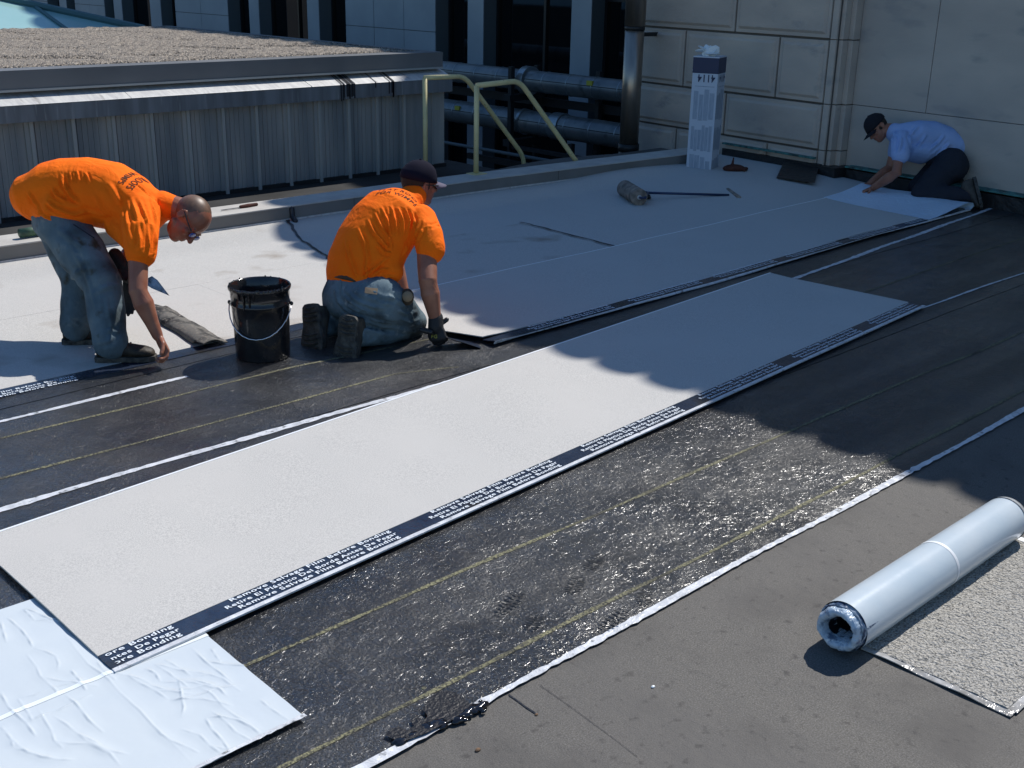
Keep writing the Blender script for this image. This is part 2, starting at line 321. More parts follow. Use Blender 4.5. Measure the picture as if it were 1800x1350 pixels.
def textmesh(s, size, loc, ex, ey, bold=.0, sx=1.0, align='LEFT'):
    cu = bpy.data.curves.new('t', 'FONT'); cu.body = s; cu.size = size; cu.offset = bold; cu.align_x = align; cu.space_character = 1.12; cu.resolution_u = 3
    o = bpy.data.objects.new('t', cu); COL.objects.link(o); dg = bpy.context.evaluated_depsgraph_get(); dg.update()
    me = bpy.data.meshes.new_from_object(o.evaluated_get(dg)); bpy.data.objects.remove(o)
    loc = np.array(loc, float); ex = np.array(ex, float); ey = np.array(ey, float)
    vs = [loc + ex*v.co.x*sx + ey*v.co.y for v in me.vertices]; fs = [tuple(p.vertices) for p in me.polygons]; bpy.data.meshes.remove(me)
    return vs, fs
def flatmesh(name, b, m, parent=None):
    me = bpy.data.meshes.new(name); me.from_pydata(b.v, [], b.f); me.update(); return link(name, me, m, parent)

# ================================================================== SETTING
o = B().add([(-400, -400, -9), (400, -400, -9), (400, 400, -9), (-400, 400, -9)], [(0, 1, 2, 3)]).put('ground', M['street']); tag(o, kind='structure')
o = sheet('roof_deck', [(-12, -12), (10.6, -12), (10.6, 8.2), (-12, 8.2)], M['felt'], z=0, nx=90, ny=80, th=.3, zf=lambda X, Y, U, V: -.035*np.clip((Y-2.2)/.3, 0, 1)); tag(o, kind='structure')
o = B().box((-12, 7.5, -.3), (7.9, 9.2, -.004)).put('service_walkway', M['concrete']); tag(o, kind='structure')
o = B().box((7.6, 7.5, -3.2), (30, 45, -2.6)).put('lower_roof', M['concrete']); tag(o, kind='structure')
# base membrane strips (glossy black), white release edges, yellow lines
BM = []
for i, (y0, y1, y2, y3) in enumerate([(1.965, 1.96, 2.98, 2.96), (2.985, 2.965, 3.98, 4.06), (3.985, 4.065, 4.87, 5.2), (4.875, 5.205, 5.5, 5.6)]):
    o = sheet('base_membrane', [(-3, y0), (10.2, y1), (10.2, y3), (-3, y2)], M['black'], z=.006+.001*i, nx=200, ny=14, wob=.004, seed=3, zf=lambda X, Y, U, V: .0025*np.sin(X*3+Y*5)*np.sin(X*1.3))
    tag(o, kind='structure'); BM.append(o)
def line(name, pts, wd, m, parent, z, wob=.006, seed=0, n=160):
    pts = np.array(pts, float); s = np.linspace(pts[0, 0], pts[-1, 0], n); c = np.interp(s, pts[:, 0], pts[:, 1]); r = np.random.default_rng(seed)
    c = c + wob*np.sin(s*2.3+seed) + wob*.5*np.sin(s*6.1+seed*2); ww = wd*(1+.18*np.sin(s*5+seed)+.14*r.normal(size=n))
    b = B(); vs = []
    mz = lambda x, y: gz(x, y) + .0025*math.sin(x*3+y*5)*math.sin(x*1.3) + z
    for k in range(n): vs += [(s[k], c[k]-ww[k]/2, mz(s[k], c[k]-ww[k]/2)), (s[k], c[k]+ww[k]/2, mz(s[k], c[k]+ww[k]/2))]
    b.add(vs, [(2*k, 2*k+2, 2*k+3, 2*k+1) for k in range(n-1)]); return flatmesh(name, b, m, parent)
line('release_edge', [(-3, 1.965), (10.1, 1.95)], .026, M['edge'], BM[0], .0085, .004, 1, 500)
line('release_edge', [(-3, 4.01), (2, 3.99), (3.9, 3.96), (6.4, 4.02), (9.9, 4.3)], .034, M['edge'], BM[1], .0098, .005, 2, 400)
line('release_edge', [(-3, 4.835), (2.52, 4.84)], .026, M['edge'], BM[2], .0105, .003, 3, 300)
line('release_edge', [(4.9, 3.02), (6.4, 3.12), (7.9, 3.10), (10, 3.05)], .016, M['edge'], BM[1], .0098, .004, 4, 200)
for pp, pts, i in [([(-3, 2.56), (3.5, 2.53), (10, 2.48)], 0, 0), ([(-3, 2.12), (2.6, 2.08), (10, 2.05)], 0, 0), ([(-3, 4.66), (3, 4.64), (4.2, 4.50)], 2, 2), ([(-3, 4.3), (2, 4.24), (3.3, 4.22), (3.6, 4.1)], 2, 2), ([(4.6, 3.5), (10, 3.62)], 1, 1)]:
    line('yellow_line', pp, .015, M['yellow'], BM[i], .0075+.001*i, .004, i+len(pp), 300)
# scuffs on the felt: seam, knife cut
b = B()
for pts, wd in [([(893, 1222), (905, 1230), (922, 1243), (941, 1255)], .006), ([(950, 1205), (1000, 1240), (1075, 1295), (1120, 1330)], .0016)]:
    g = [G(*p, .002) for p in pts]
    for a, c in zip(g, g[1:]): b.add([a+[0, -wd, 0], a+[wd, wd, 0], c+[wd, wd, 0], c+[0, -wd, 0]], [(0, 1, 2, 3)])
o = flatmesh('seam_cut', b, M['tarmatte'], bpy.data.objects['roof_deck'])

# ---------------------------------------------------------------- cap sheets
TXT = [('Remove Selvage Film Before Bonding', .035, .070), ('Retire El Plástico Del Borde Antes De Pegar', .0, .041), ('Remove Selvage Film Before Bonding', .03, .0155)]
def printing(parent, A, ex, ey, starts, z, xmin=-99, xmax=99):
    b = B()
    for s0 in starts:
        for t, dx, dy in TXT:
            tgt = .66 if dy < .03 or dy > .06 else .70
            vs, fs = textmesh(t, .0255, (0, 0, 0), (1, 0, 0), (0, 1, 0), .0004)
            wdt = max(v[0] for v in vs); k = tgt/wdt; out = []
            for v in vs: out.append(A + ex*(s0+dx+v[0]*k) + ey*(dy+v[1]))
            fs = [f for f in fs if all(xmin < s0+dx+vs[i][0]*k < xmax for i in f)]
            b.add([(p[0], p[1], gz(p[0], p[1])+z) for p in out], fs)
    return flatmesh('printing', b, M['print'], parent)
# loose sheet in the foreground
A, Bc, Cc, Dc = G(203, 1195)[:2], G(1625, 545)[:2], G(1355, 487)[:2], G(-45, 964)[:2]
e1 = empty('roofing_sheet', (*A, 0), 'long loose white roofing sheet in the foreground, lying across the sun and shadow line', 'roofing sheet')
lift = lambda X, Y, U, V: .006*np.exp(-((U-.06)/.08)**2)*(1-V) + .010*np.exp(-((V-.02)/.05)**2)*np.exp(-((U-.99)/.03)**2)
def lerp(a, b, t): return a+(b-a)*t
s_ = .098
A2, B2 = lerp(A, Dc, s_), lerp(Bc, Cc, s_)
sheet('granule_face', [A2, B2, Cc, Dc], M['cap'], e1, z=.028, nx=160, ny=20, wob=0, th=.006, zf=lambda X, Y, U, V: (.0035*np.sin(X*2.9+Y*1.3)+.002*np.sin(X*6.3-Y*4))*np.clip(V*3, 0, 1)*np.clip((1-V)*6, 0, 1))
sheet('selvage_strip', [lerp(A, Dc, .014), lerp(Bc, Cc, .014), B2, A2], M['selv'], e1, z=.0265, nx=160, ny=4, th=.004)
sheet('release_edge', [lerp(A, Dc, -.004), lerp(Bc, Cc, -.004), lerp(Bc, Cc, .014), lerp(A, Dc, .014)], M['edge'], e1, z=.0285, nx=160, ny=1, th=.006, wob=.0)
sheet('release_edge', [Dc, Cc, lerp(Cc, Bc, -.010), lerp(Dc, A, -.010)], M['edgethin'], e1, z=.0295, nx=160, ny=1, th=.006)
ex = np.array([*(Bc-A), 0])[:2]; ex /= np.linalg.norm(ex); ey = np.array([-ex[1], ex[0]])
printing(e1, A+ey*.012, ex, ey, [.405+.862*k-.862 for k in range(7)], .0285, .02, 5.28)
# sheet being bonded (row with the kneeling worker)
e2 = empty('roofing_sheet', (4, 4.3, 0), 'white roofing sheet reaching from the kneeling man to the far wall, far end folded back', 'roofing sheet')
q0, q1 = np.array([3.96, 4.22]), np.array([9.6, 4.36]); r0, r1 = np.array([3.62, 5.31]), np.array([9.6, 5.40])
def wav(X, Y, U, V): return .006*np.sin(X*1.7+1)*(1-V)**2 + .01*np.exp(-((U-0)/.02)**2)*(1-V)
sheet('granule_face', [q0+[0, .10], q1+[0, .10], r1, r0], M['cap'], e2, z=.026, nx=150, ny=16, wob=.006, th=.005, seed=9, zf=wav)
sheet('selvage_strip', [q0+[0, .013], q1+[0, .013], q1+[0, .10], q0+[0, .10]], M['selv'], e2, z=.0245, nx=150, ny=4, wob=.006, th=.004, seed=9, zf=wav)
sheet('release_edge', [q0, q1, q1+[0, .013], q0+[0, .013]], M['edge'], e2, z=.0265, nx=150, ny=1, wob=.006, th=.006, seed=9, zf=wav)
sheet('release_edge', [r0, r1, r1+[0, .010], r0+[0, .010]], M['edgethin'], e2, z=.0275, nx=120, ny=1, wob=.006, th=.004, seed=9)
def wobf(x):
    ph = np.random.default_rng(9).uniform(0, 6.28, 8); return .006*(math.sin(x*1.9+ph[0])+.5*math.sin(x*4.7+ph[1]))
printing(e2, q0+[0, .012], np.array([1, .0248]), np.array([0, 1.]), [.30+.86*k for k in range(6)], .0315)
# folded back far end of that sheet: rounded fold, light blue film side up
prof = [(9.0, .026), (9.12, .030), (9.3, .045), (9.5, .07), (9.62, .085), (9.69, .075), (9.715, .045), (9.68, .024), (9.6, .02)]
vs = []; ny = 12
for x, z in prof:
    for j in range(ny+1):
        t = j/ny; y = 4.36+t*1.06; xx = x + .10*(1-t)*(x-9.0) - .12*(1-t)
        vs.append((xx, y, gz(xx, y) + z + .008*math.sin(y*9+x*6)*(1 if z > .03 else 0)))
fs = [(i*(ny+1)+j, (i+1)*(ny+1)+j, (i+1)*(ny+1)+j+1, i*(ny+1)+j+1) for i in range(len(prof)-1) for j in range(ny)]
M['foldfilm'] = mat('light blue underside film', (.60, .73, .86), .3, .5, bumps=[('w', 9, .5, .02)])
flatmesh('folded_end', B().add(vs, fs), M['foldfilm'], e2)
fo = bpy.data.objects['folded_end']; fo.data.polygons.foreach_set('use_smooth', [True]*len(fo.data.polygons))
# twisted selvage corner that the kneeling worker holds up
c = [G(783, 592, .07), G(800, 598, .055), G(820, 604, .035), G(845, 612, .012)]
b = B(); dv = np.array([-.06, -.13, 0.])
vs = []
for i, p in enumerate(c):
    t = i/3; d_ = np.array([.03+.06*t, .085, -.02+.0*t]); vs += [p, p+d_]
b.add(vs, [(2*i, 2*i+2, 2*i+3, 2*i+1) for i in range(3)]).add([np.array(v)-[0, 0, .005] for v in vs], [(2*i, 2*i+1, 2*i+3, 2*i+2) for i in range(3)])
o = flatmesh('lifted_corner', b, M['selv'], e2)
# rows behind
rows = [([(3.42, 5.12), (6.17, 5.13), (6.23, 6.38), (3.4, 6.38)], 'middle row white sheet ending at a short dark lap line in the shade', 11, 'capold'),
        ([(6.10, 5.13), (10.0, 5.12), (10.0, 6.36), (6.16, 6.36)], 'shaded white sheet beyond the short dark lap line, beside the blue roller tool', 12, 'cap'),
        ([(4.40, 6.32), (10.1, 6.32), (10.1, 7.30), (4.71, 7.38)], 'shaded white sheet along the curb, under the tall carton', 13, 'cap'),
        ([(-3, 6.32), (4.46, 6.32), (4.78, 7.38), (-3, 7.42)], 'sunlit white sheet along the curb behind the bending man', 14, 'capold'),
        ([(-3, 5.10), (3.52, 5.13), (3.50, 6.38), (-3, 6.38)], 'sunlit stained white sheet the bending man stands on', 15, 'capold')]
for i, (q, lab, sd_, mm) in enumerate(rows):
    e = empty('roofing_sheet', (*q[0], 0), lab, 'roofing sheet')
    zz = [.0139, .0129, .0122, .0143, .0135][i]
    off = np.array([0, .10]) if i in (0, 4) else np.array([0, 0])
    sheet('granule_face', [np.array(q[0])+off, np.array(q[1])+off, q[2], q[3]], M[mm], e, z=zz, nx=110, ny=18, wob=.003, th=.0012 if i in (0, 3) else .004, seed=sd_)
    if i in (0, 4):
        sheet('selvage_strip', [q[0], q[1], np.array(q[1])+off, np.array(q[0])+off], M['selv'], e, z=zz-.0012, nx=90, ny=3, wob=.003, th=.004, seed=sd_)
    if i == 4:
        printing(e, np.array([-.9, 5.10]), np.array([1, .0]), np.array([0, 1.]), [2.31-.86*k+.0 for k in range(3)], zz+.003, 0, 3.22)
    if i in (0, 2, 3):   # tarry end lap
        a, d_ = np.array(q[0 if i == 2 else 1]), np.array(q[3 if i == 2 else 2])
        if i == 3: continue
        b = B(); n = 26; r = np.random.default_rng(i); vs = []
        for k in range(n):
            t = k/(n-1); p = a+(d_-a)*t+(.0 if i else 0); wd = .010+.016*r.random() + (.012 if t > .85 and i == 2 else 0)
            if i == 0 and t < .2: wd *= .3
            z_ = gz(p[0], p[1])+zz+.009; jx = .006*r.normal(); vs += [(p[0]-wd/2+jx, p[1], z_), (p[0]+wd/2+jx, p[1], z_+.001)]
        b.add(vs, [(2*k, 2*k+2, 2*k+3, 2*k+1) for k in range(n-1)]); flatmesh('end_lap', b, M['tarmatte'], e)
        if i == 2:
            b = B().cap([(4.72, 7.22, gz(4.72, 7.22)+.02), (4.73, 7.27, .11), (4.73, 7.275, .17)], .02); b.put('tar_dab', M['tarmatte'], e, True)
# folded back end strip near the bending worker
p0, p1 = G(278, 548), G(385, 612); b = B(); vs = []; n = 34; m_ = 9
for i in range(n):
    t = i/(n-1); c = lerp(p0, p1, t)
    for j in range(m_):
        s = j/(m_-1); wx = .15*s; z_ = .021+.030*math.sin(math.pi*min(1, s*1.25))**.6*(.85+.12*math.sin(t*9))+.0015*math.sin(t*41+s*7)
        if s < .12: z_ = .021+.02*(1-s/.12)*(t > .9)
        vs.append((c[0]-.10+wx+.004*math.sin(t*13), c[1], z_))
b.add(vs, [(i*m_+j, i*m_+j+1, (i+1)*m_+j+1, (i+1)*m_+j) for i in range(n-1) for j in range(m_-1)])
M['foldg'] = mat('tarry folded strip', (.13, .125, .115), .8, .25, col2=(.02, .02, .022), cscale=11, cfac=(.45, .62), extra=[((.22, .2, .17), 60, (.55, .7))], bumps=[('n', 90, .4, .004), ('w', 9, .25, .012)])
me = B(); me.v = b.v; me.f = b.f; o = flatmesh('folded_strip', me, M['foldg']); o.data.polygons.foreach_set('use_smooth', [True]*len(o.data.polygons))
tag(o, 'dark folded strip of membrane lying beside the black bucket', 'membrane strip')
sm = o.modifiers.new('thick', 'SOLIDIFY'); sm.thickness = .006

# ---------------------------------------------------------------- upside down sheet bottom left
WR = [[(40, 280), (120, 350), (160, 400), (190, 455)], [(150, 490), (210, 570), (230, 620), (320, 700), (330, 730)], [(360, 370), (430, 460), (500, 550), (560, 590), (620, 640), (680, 710), (790, 810), (870, 900), (980, 1000), (1100, 1120)],
      [(370, 720), (440, 780), (500, 860), (590, 940)], [(210, 790), (290, 920), (310, 980), (360, 1025)], [(290, 830), (380, 890), (440, 940), (540, 990), (620, 1050), (690, 1130)], [(0, 700), (50, 790), (150, 880), (210, 960)],
      [(720, 610), (800, 660), (880, 700), (960, 755)], [(870, 545), (960, 600), (1010, 640), (1090, 700)], [(1080, 450), (1160, 530), (1250, 600), (1320, 660)], [(1110, 670), (1200, 720), (1260, 790), (1340, 850), (1400, 880), (1480, 960)],
      [(1190, 810), (1270, 870), (1330, 930), (1430, 985)], [(1160, 850), (1200, 920), (1260, 980), (1300, 1045)], [(1020, 915), (1130, 950), (1190, 1010), (1260, 1060)], [(930, 520), (1000, 560), (1090, 620)], [(820, 570), (880, 600), (910, 650)],
      [(1460, 740), (1530, 800), (1640, 870)], [(540, 520), (600, 600), (660, 640)], [(400, 580), (450, 640), (490, 700)], [(0, 890), (60, 960), (80, 1020)], [(100, 740), (160, 820), (190, 880)], [(0, 290), (40, 430)], [(130, 230), (200, 300)], [(1190, 450), (1250, 540)]]
WR = [[G(x/3.214, 1000+y/3.214, .015)[:2] for x, y in pl] for pl in WR]
rw = np.random.default_rng(21); base_ = list(WR)
for k in range(26):                                       # fine connected creases branching off the long ones
    a_ = base_[rw.integers(len(base_))]; c_ = np.array(a_[rw.integers(len(a_))]); e_ = [c_]; dr_ = rw.normal()*.5-.9
    for q_ in range(4): dr_ += rw.normal()*.25; e_.append(e_[-1]+np.array([math.cos(dr_), math.sin(dr_)])*.045)
    WR.append(e_)
e3 = empty('upturned_sheet', (.8, 2.7, 0), 'pale blue film covered sheet lying face down at the bottom left', 'roofing sheet')
def wr(X, Y, U, V):
    q = np.stack([X.ravel(), Y.ravel()], -1); z = np.zeros(len(q))
    for k, pl in enumerate(WR):
        d, t = seg_dist(q, pl); tp = np.clip(np.minimum(t, 1-t)*6, 0, 1); z += (.0016 if k % 3 else .0028)*np.exp(-(d/.0030)**2)*tp*(.75+.4*np.sin(t*17+k)) + .0012*np.exp(-(d/.016)**2)*tp
    return z.reshape(X.shape) + .0015*np.sin(X*9+Y*4) + .0012*vnoise(np.stack([X.ravel(), Y.ravel()*2, X.ravel()*0], -1), 24, 6).reshape(X.shape)
sheet('film_face', [(.2, 2.205), (1.405, 2.215), (1.432, 3.27), (.2, 3.29)], M['film'], e3, z=.020, nx=430, ny=380, th=.004, zf=wr)
sheet('stripe', [(.2, 2.727), (1.42, 2.727), (1.42, 2.744), (.2, 2.744)], M['filmw'], e3, z=.0212, nx=330, ny=5, th=.0005, zf=wr)
line('release_edge', [(.2, 2.208), (1.41, 2.212)], .016, M['edge'], e3, .0225, .002, 5, 120)

# ---------------------------------------------------------------- tar spill, footprints, debris
b = B(); r = np.random.default_rng(4)
for k in range(90):
    t = r.random(); px, py = 697+150*t+r.normal()*4, 1304-64*t+r.normal()*5
    p = G(px, py, .010); s = .004+.009*r.random()**2; b.ell(p, [(s*1.9, 0, 0), (0, s, 0), (0, 0, s*.8)], 8, 6)
me = remesh(b, .0025, 2); o = link('tar_spill', me, M['tar'], None, True); tag(o, 'glossy wet black tar spill on the white edge line', 'tar')
b = B()
for pl in [[(712, 1302), (694, 1300), (676, 1292), (684, 1284), (700, 1276), (715, 1284), (728, 1276), (722, 1264), (732, 1258), (745, 1268), (752, 1258), (742, 1246), (755, 1226), (775, 1213), (800, 1216), (825, 1235), (836, 1244), (790, 1268), (750, 1288)]]:
    ctr = np.mean([G(*p, .0175) for p in pl], 0); g = [G(*p, .0175) for p in pl]; b.add(g, [tuple(range(len(g)))])
b = b; o = flatmesh('smear', b, mat('dull tar smear', (.010, .011, .015), .45, .3, bumps=[('n', 95, .6, .008)]), bpy.data.objects['tar_spill'])
M['print_tar'] = mat('boot print tar', (.015, .016, .018), .35, .4, bumps=[('v', 40, .6, .01)])
for i, (px, py, a) in enumerate([(897, 1057, 0.3), (1012, 1025, .5), (1045, 985, .3), (1080, 1087, .2), (1135, 1045, .6), (940, 1090, .4)]):
    b = B(); c = G(px, py, .0155); r = np.random.default_rng(30+i); n = 16; L = (.075 if i in (0, 3) else .05)
    for k in range(9):
        u_ = (k/8-.5)*2*L; w_ = .028*(1-abs(u_/L)**3*.6)
        ca, sa = math.cos(a), math.sin(a)
        for sgn in (-1, 1):
            q = [(u_-.0035, sgn*.004), (u_+.003, sgn*.003), (u_+.004+r.normal()*.001, sgn*w_), (u_-.002, sgn*w_*(.8+.2*r.random()))]
            b.add([(c[0]+x*ca-y*sa, c[1]+x*sa+y*ca, .0165+r.random()*.0008) for x, y in q], [(0, 1, 2, 3)])
    o = flatmesh('boot_print', b, M['print_tar']); tag(o, 'dark tarry boot print on the glossy black membrane', 'boot print', 'boot prints on the near black membrane')
for i, (px, py, s, mm, lab) in enumerate([(1148, 1207, .007, 'filmw', 'small pale pebble on the grey felt in the foreground'), (840, 1318, .009, 'dirt', 'rusty tar crumb by the tar spill'), (943, 1256, .006, 'dirt', 'tiny rust coloured crumb at the end of the short felt cut'), (745, 1211, .011, 'yellow', 'yellow paint crumb on the black membrane'), (1222, 718, .012, 'tarmatte', 'black crumb beside the lettered edge of the white sheet')]):
    b = B(); b.ell(G(px, py, s*.3), [(s, 0, 0), (0, s*.7, 0), (0, 0, s*.5)], 7, 5)
    o = b.put('debris', M[mm]); tag(o, lab, 'debris')

# ---------------------------------------------------------------- roll with its unrolled strip
e4 = empty('membrane_roll', (3.4, 1.5, 0), 'shiny pale blue roll of membrane, partly unrolled, on the grey felt', 'roll')
X0, X1, YC, RR = 2.738, 3.835, 1.447, .077
def spiral(x0, x1, turns, r_in, r_out, name, m, phase=0, nseg=44, th=.0028):
    pts = []; N = int(turns*nseg)
    for i in range(N+1):
        t = i/N; a = phase + t*turns*2*math.pi; rr = r_in+(r_out-r_in)*t; dx = .020*math.sin(a*.5+1)*(1-t) + .010*(1-t)*math.sin(a*2.3)
        rx, rz = rr*(1+.13*(1-t)*math.sin(2*a+.6)), rr*(1-.10*(1-t)*math.sin(2*a))
        pts.append((YC+rx*math.cos(a), RR+.004+rz*math.sin(a), dx))
    ns = 30; vs = []
    for (y, z, dx) in pts:
        for j in range(ns+1):
            t = j/ns; x = x0+(x1-x0)*t + dx*(1-t) + dx*.6*t
            vs.append((x, y, z+.0012*math.sin(x*17+y*40)))
    fs = [(i*(ns+1)+j, (i+1)*(ns+1)+j, (i+1)*(ns+1)+j+1, i*(ns+1)+j+1) for i in range(N) for j in range(ns)]
    b = B().add(vs, fs); o = flatmesh(name, b, m, e4); o.data.polygons.foreach_set('use_smooth', [True]*len(o.data.polygons))
    s = o.modifiers.new('t', 'SOLIDIFY'); s.thickness = th; s.offset = 0; return o
def ring(name, m, prof, sq=.16, rough=.0, seed=1, n=96):
    r = np.random.default_rng(seed); ph = r.uniform(0, 6.28, 6); vs = []
    for k, (x, rad) in enumerate(prof):
        rad *= RR/.088
        for j in range(n):
            a = 2*math.pi*j/n; q = sq*max(0, (RR-.012-rad)/.045); rr = rad*(1+q*math.cos(2*a+.8)+q*.5*math.cos(3*a+1)) + rough*(math.sin(a*3+ph[0]+k*.5)+.9*math.sin(a*8+ph[1]-k*.9)+.8*math.sin(a*17+ph[2]+k)+.6*math.sin(a*31+ph[5]-k*.6))
            xx = X0+x+rough*1.6*(math.sin(a*5+ph[3]+k*.7)+.6*math.sin(a*11+ph[4])); vs.append((xx, YC+rr*math.cos(a), RR+.004+rr*math.sin(a)*.97))
    K = len(prof); fs = [(i*n+j, i*n+(j+1) % n, (i+1)*n+(j+1) % n, (i+1)*n+j) for i in range(K-1) for j in range(n)]
    o = flatmesh(name, B().add(vs, fs), m, e4); o.data.polygons.foreach_set('use_smooth', [True]*len(fs)); return o
M['lip'] = mat('crumpled film end', (.42, .52, .62), .2, .7, col2=(.12, .17, .26), cscale=26, cfac=(.55, .66), extra=[((.66, .72, .76), 40, (.60, .72))], stretch=(1, 1, 1), bumps=[('w', 40, .8, .006)])
M['layer'] = mat('dark blue film layers', (.05, .08, .14), .25, .6, col2=(.40, .48, .56), cscale=30, cfac=(.45, .6), stretch=(3, 1, 1))
ring('end_lip', M['lip'], [(.06, .079), (.03, .080), (.008, .078), (-.003, .072), (-.006, .064), (-.001, .056), (.012, .050), (.035, .046), (.07, .044)], .26, .0011, 3)
ring('layer', M['layer'], [(.10, .086), (.045, .0865), (.024, .084), (.020, .081), (.03, .078)], 0, .0012, 5)
ring('core', M['tarmatte'], [(.03, .046), (.20, .042), (.6, .04), (.601, .001)], .2, .0008, 7)
ring('end_lip', M['rollfilm'], [(.95, .085), (1.10, .084), (1.11, .075), (1.10, .05), (.95, .045)], .1, .0012, 8)
# outer wrap proud of the coil, set back from the near end, then clear stripe
b = B(); b.tube([(X0+.035, YC, RR+.004), (X0+.5, YC, RR+.003), (X1-.02, YC, RR+.004), (X1+.01, YC, RR+.004)], [RR+.001, RR+.002, RR+.001, RR+.001], 48, caps=False)
o = b.put('outer_wrap', M['rollfilm'], e4, True)
b = B(); b.tube([(3.325, YC, RR+.0035), (3.339, YC, RR+.0035)], RR+.0024, 48, caps=False); b.put('stripe', M['edgethin'], e4, True)
b = B(); b.tube([(X1-.004, YC, RR+.004), (X1+.022, YC, RR+.004)], [RR+.0035, RR-.002], 48, caps=False); b.put('clear_end_film', M['clear'], e4, True)
b = B(); 
vs = []
sheet('unrolled_strip', [(2.845, .975), (3.86, .965), (3.86, 1.45), (2.838, 1.45)], M['rollgran'], e4, z=.010, nx=120, ny=60, th=.004,
      zf=lambda X, Y, U, V: .0025*vnoise(np.stack([X.ravel()*1.0, Y.ravel()*2.4, X.ravel()*0], -1), 55, 3).reshape(X.shape) + .002*vnoise(np.stack([X.ravel(), Y.ravel(), X.ravel()*0], -1), 160, 5).reshape(X.shape))
sheet('clear_border', [(2.819, .955), (2.847, .955), (2.842, 1.43), (2.819, 1.43)], M['clear'], e4, z=.008, nx=3, ny=50, th=.003, zf=lambda X, Y, U, V: .0025*np.sin(Y*30)*(1-U))
sheet('clear_border', [(2.847, .95), (3.89, .94), (3.89, .966), (2.847, .976)], M['clear'], e4, z=.0085, nx=40, ny=2, th=.003)
sheet('clear_border', [(3.86, .967), (3.89, .967), (3.89, 1.50), (3.86, 1.50)], M['edgethin'], e4, z=.009, nx=2, ny=30, th=.003)

# ---------------------------------------------------------------- curb
e5 = empty('roof_curb', (0, 7.4, 0), 'long low grey metal curb along the back edge of the roof', 'curb')
def curbpart(name, m, y0, y1, z0, z1, xs, n=60):
    b = B()
    for (xa, xb) in xs:
        s = np.linspace(xa, xb, max(2, int((xb-xa)*3))); vs = []
        for x in s: c = cy_(x); vs += [(x, c+y0, z0), (x, c+y1, z0), (x, c+y1, z1), (x, c+y0, z1)]
        k = len(s); fs = [(4*i+a, 4*i+(a+1) % 4, 4*i+4+(a+1) % 4, 4*i+4+a) for i in range(k-1) for a in range(4)] + [(0, 1, 2, 3), tuple(range(4*k-4, 4*k))]
        b.add(vs, fs)
    return b.put(name, m, e5)
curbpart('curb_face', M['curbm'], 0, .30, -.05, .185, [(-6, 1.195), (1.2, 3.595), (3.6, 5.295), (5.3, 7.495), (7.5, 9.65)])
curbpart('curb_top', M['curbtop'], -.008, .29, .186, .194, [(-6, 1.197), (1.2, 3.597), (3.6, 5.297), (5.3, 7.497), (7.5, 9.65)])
curbpart('termination_bar', M['flash'], -.012, -.001, .088, .10, [(-6, 9.6)])

# ---------------------------------------------------------------- metal clad building
e6 = empty('metal_building', (5, 9, 0), 'blue grey metal clad building with a gravel roof behind the curb', 'building')
WX1 = 7.62; Y6 = 8.92
b = B(); b.box((-6, Y6, -2.7), (WX1, 14.4, .80)); b.put('wall', M['panel'], e6)
rb = B(); xk = 7.10; k = 0; rb.box((7.45, Y6-.02, .0), (7.47, Y6-.001, .74))
while xk > -2:
    o = B().box((xk-.028, Y6-.045, .0), (xk+.0, Y6-.001, .734)).put('panel_seam', M['seam'], e6)
    rb.box((xk-.06, Y6-.025, .0), (xk-.0285, Y6-.001, .734))
    for q in (.125, .17, .215, .26, .30): rb.box((xk-q, Y6-.010, .0), (xk-q+.010, Y6-.0005, .734))
    xk -= .325; k += 1
rb.put('panel_rib', M['panel'], e6)
b = B(); b.box((-6, Y6-.03, -.003), (WX1, Y6-.001, .03)); b.put('base_trim', M['blackcurb'], e6)
b = B(); b.box((-6, Y6-.10, .735), (WX1+.02, Y6+.2, .865)); b.put('gutter_face', M['gutter'], e6)
b = B(); prof = [(Y6-.105, .862), (Y6-.10, .868), (Y6+.16, .955), (Y6+.16, .90)]
for xa, xb in [(-6, 1.49), (1.5, 4.295), (4.3, 5.99), (6.0, WX1+.03)]:
    vs = [(x, y, z) for x in (xa, xb) for y, z in prof]; b.add(vs, [(0, 1, 2, 3), (4, 5, 6, 7)[::-1], (0, 1, 5, 4), (1, 2, 6, 5), (2, 3, 7, 6), (3, 0, 4, 7)])
b.put('sloped_flashing', M['flash'], e6)
b = B(); b.box((-6, Y6+.02, .955), (WX1+.0, Y6+.24, 1.10)).box((WX1-.10, Y6+.242, .94), (WX1, 14.4, 1.10)).box((-6, 14.30, .94), (WX1-.102, 14.4, 1.095)); b.put('fascia', M['fascia'], e6)
b = B(); b.box((-6, Y6+.10, .80), (WX1-.102, 14.2, .95)); b.put('wall_head', M['fascia'], e6)
b = B(); b.box((-6, Y6+.012, .945), (WX1+.002, Y6+.019, .962)); b.put('fascia_lip', M['seam'], e6)
# gravel roof: mounded grid
nx, ny = 220, 90; xs = np.linspace(-3, WX1-.1, nx); ys = np.linspace(Y6+.242, 14.30, ny); XX, YY = np.meshgrid(xs, ys, indexing='ij')
ed = np.minimum(np.minimum((YY-ys[0])/.15, (14.3-YY)/.15), (WX1-.1-XX)/.15).clip(0, 1)
ZZ = 1.06+.045*ed+.012*vnoise(np.stack([XX.ravel(), YY.ravel(), XX.ravel()*0], -1), 9, 1).reshape(XX.shape)*ed + rng.normal(size=XX.shape)*.004
b = B().add(np.stack([XX, YY, ZZ], -1).reshape(-1, 3), [(i*ny+j, (i+1)*ny+j, (i+1)*ny+j+1, i*ny+j+1) for i in range(nx-1) for j in range(ny-1)])
o = flatmesh('gravel_roof', b, M['gravel'], e6)
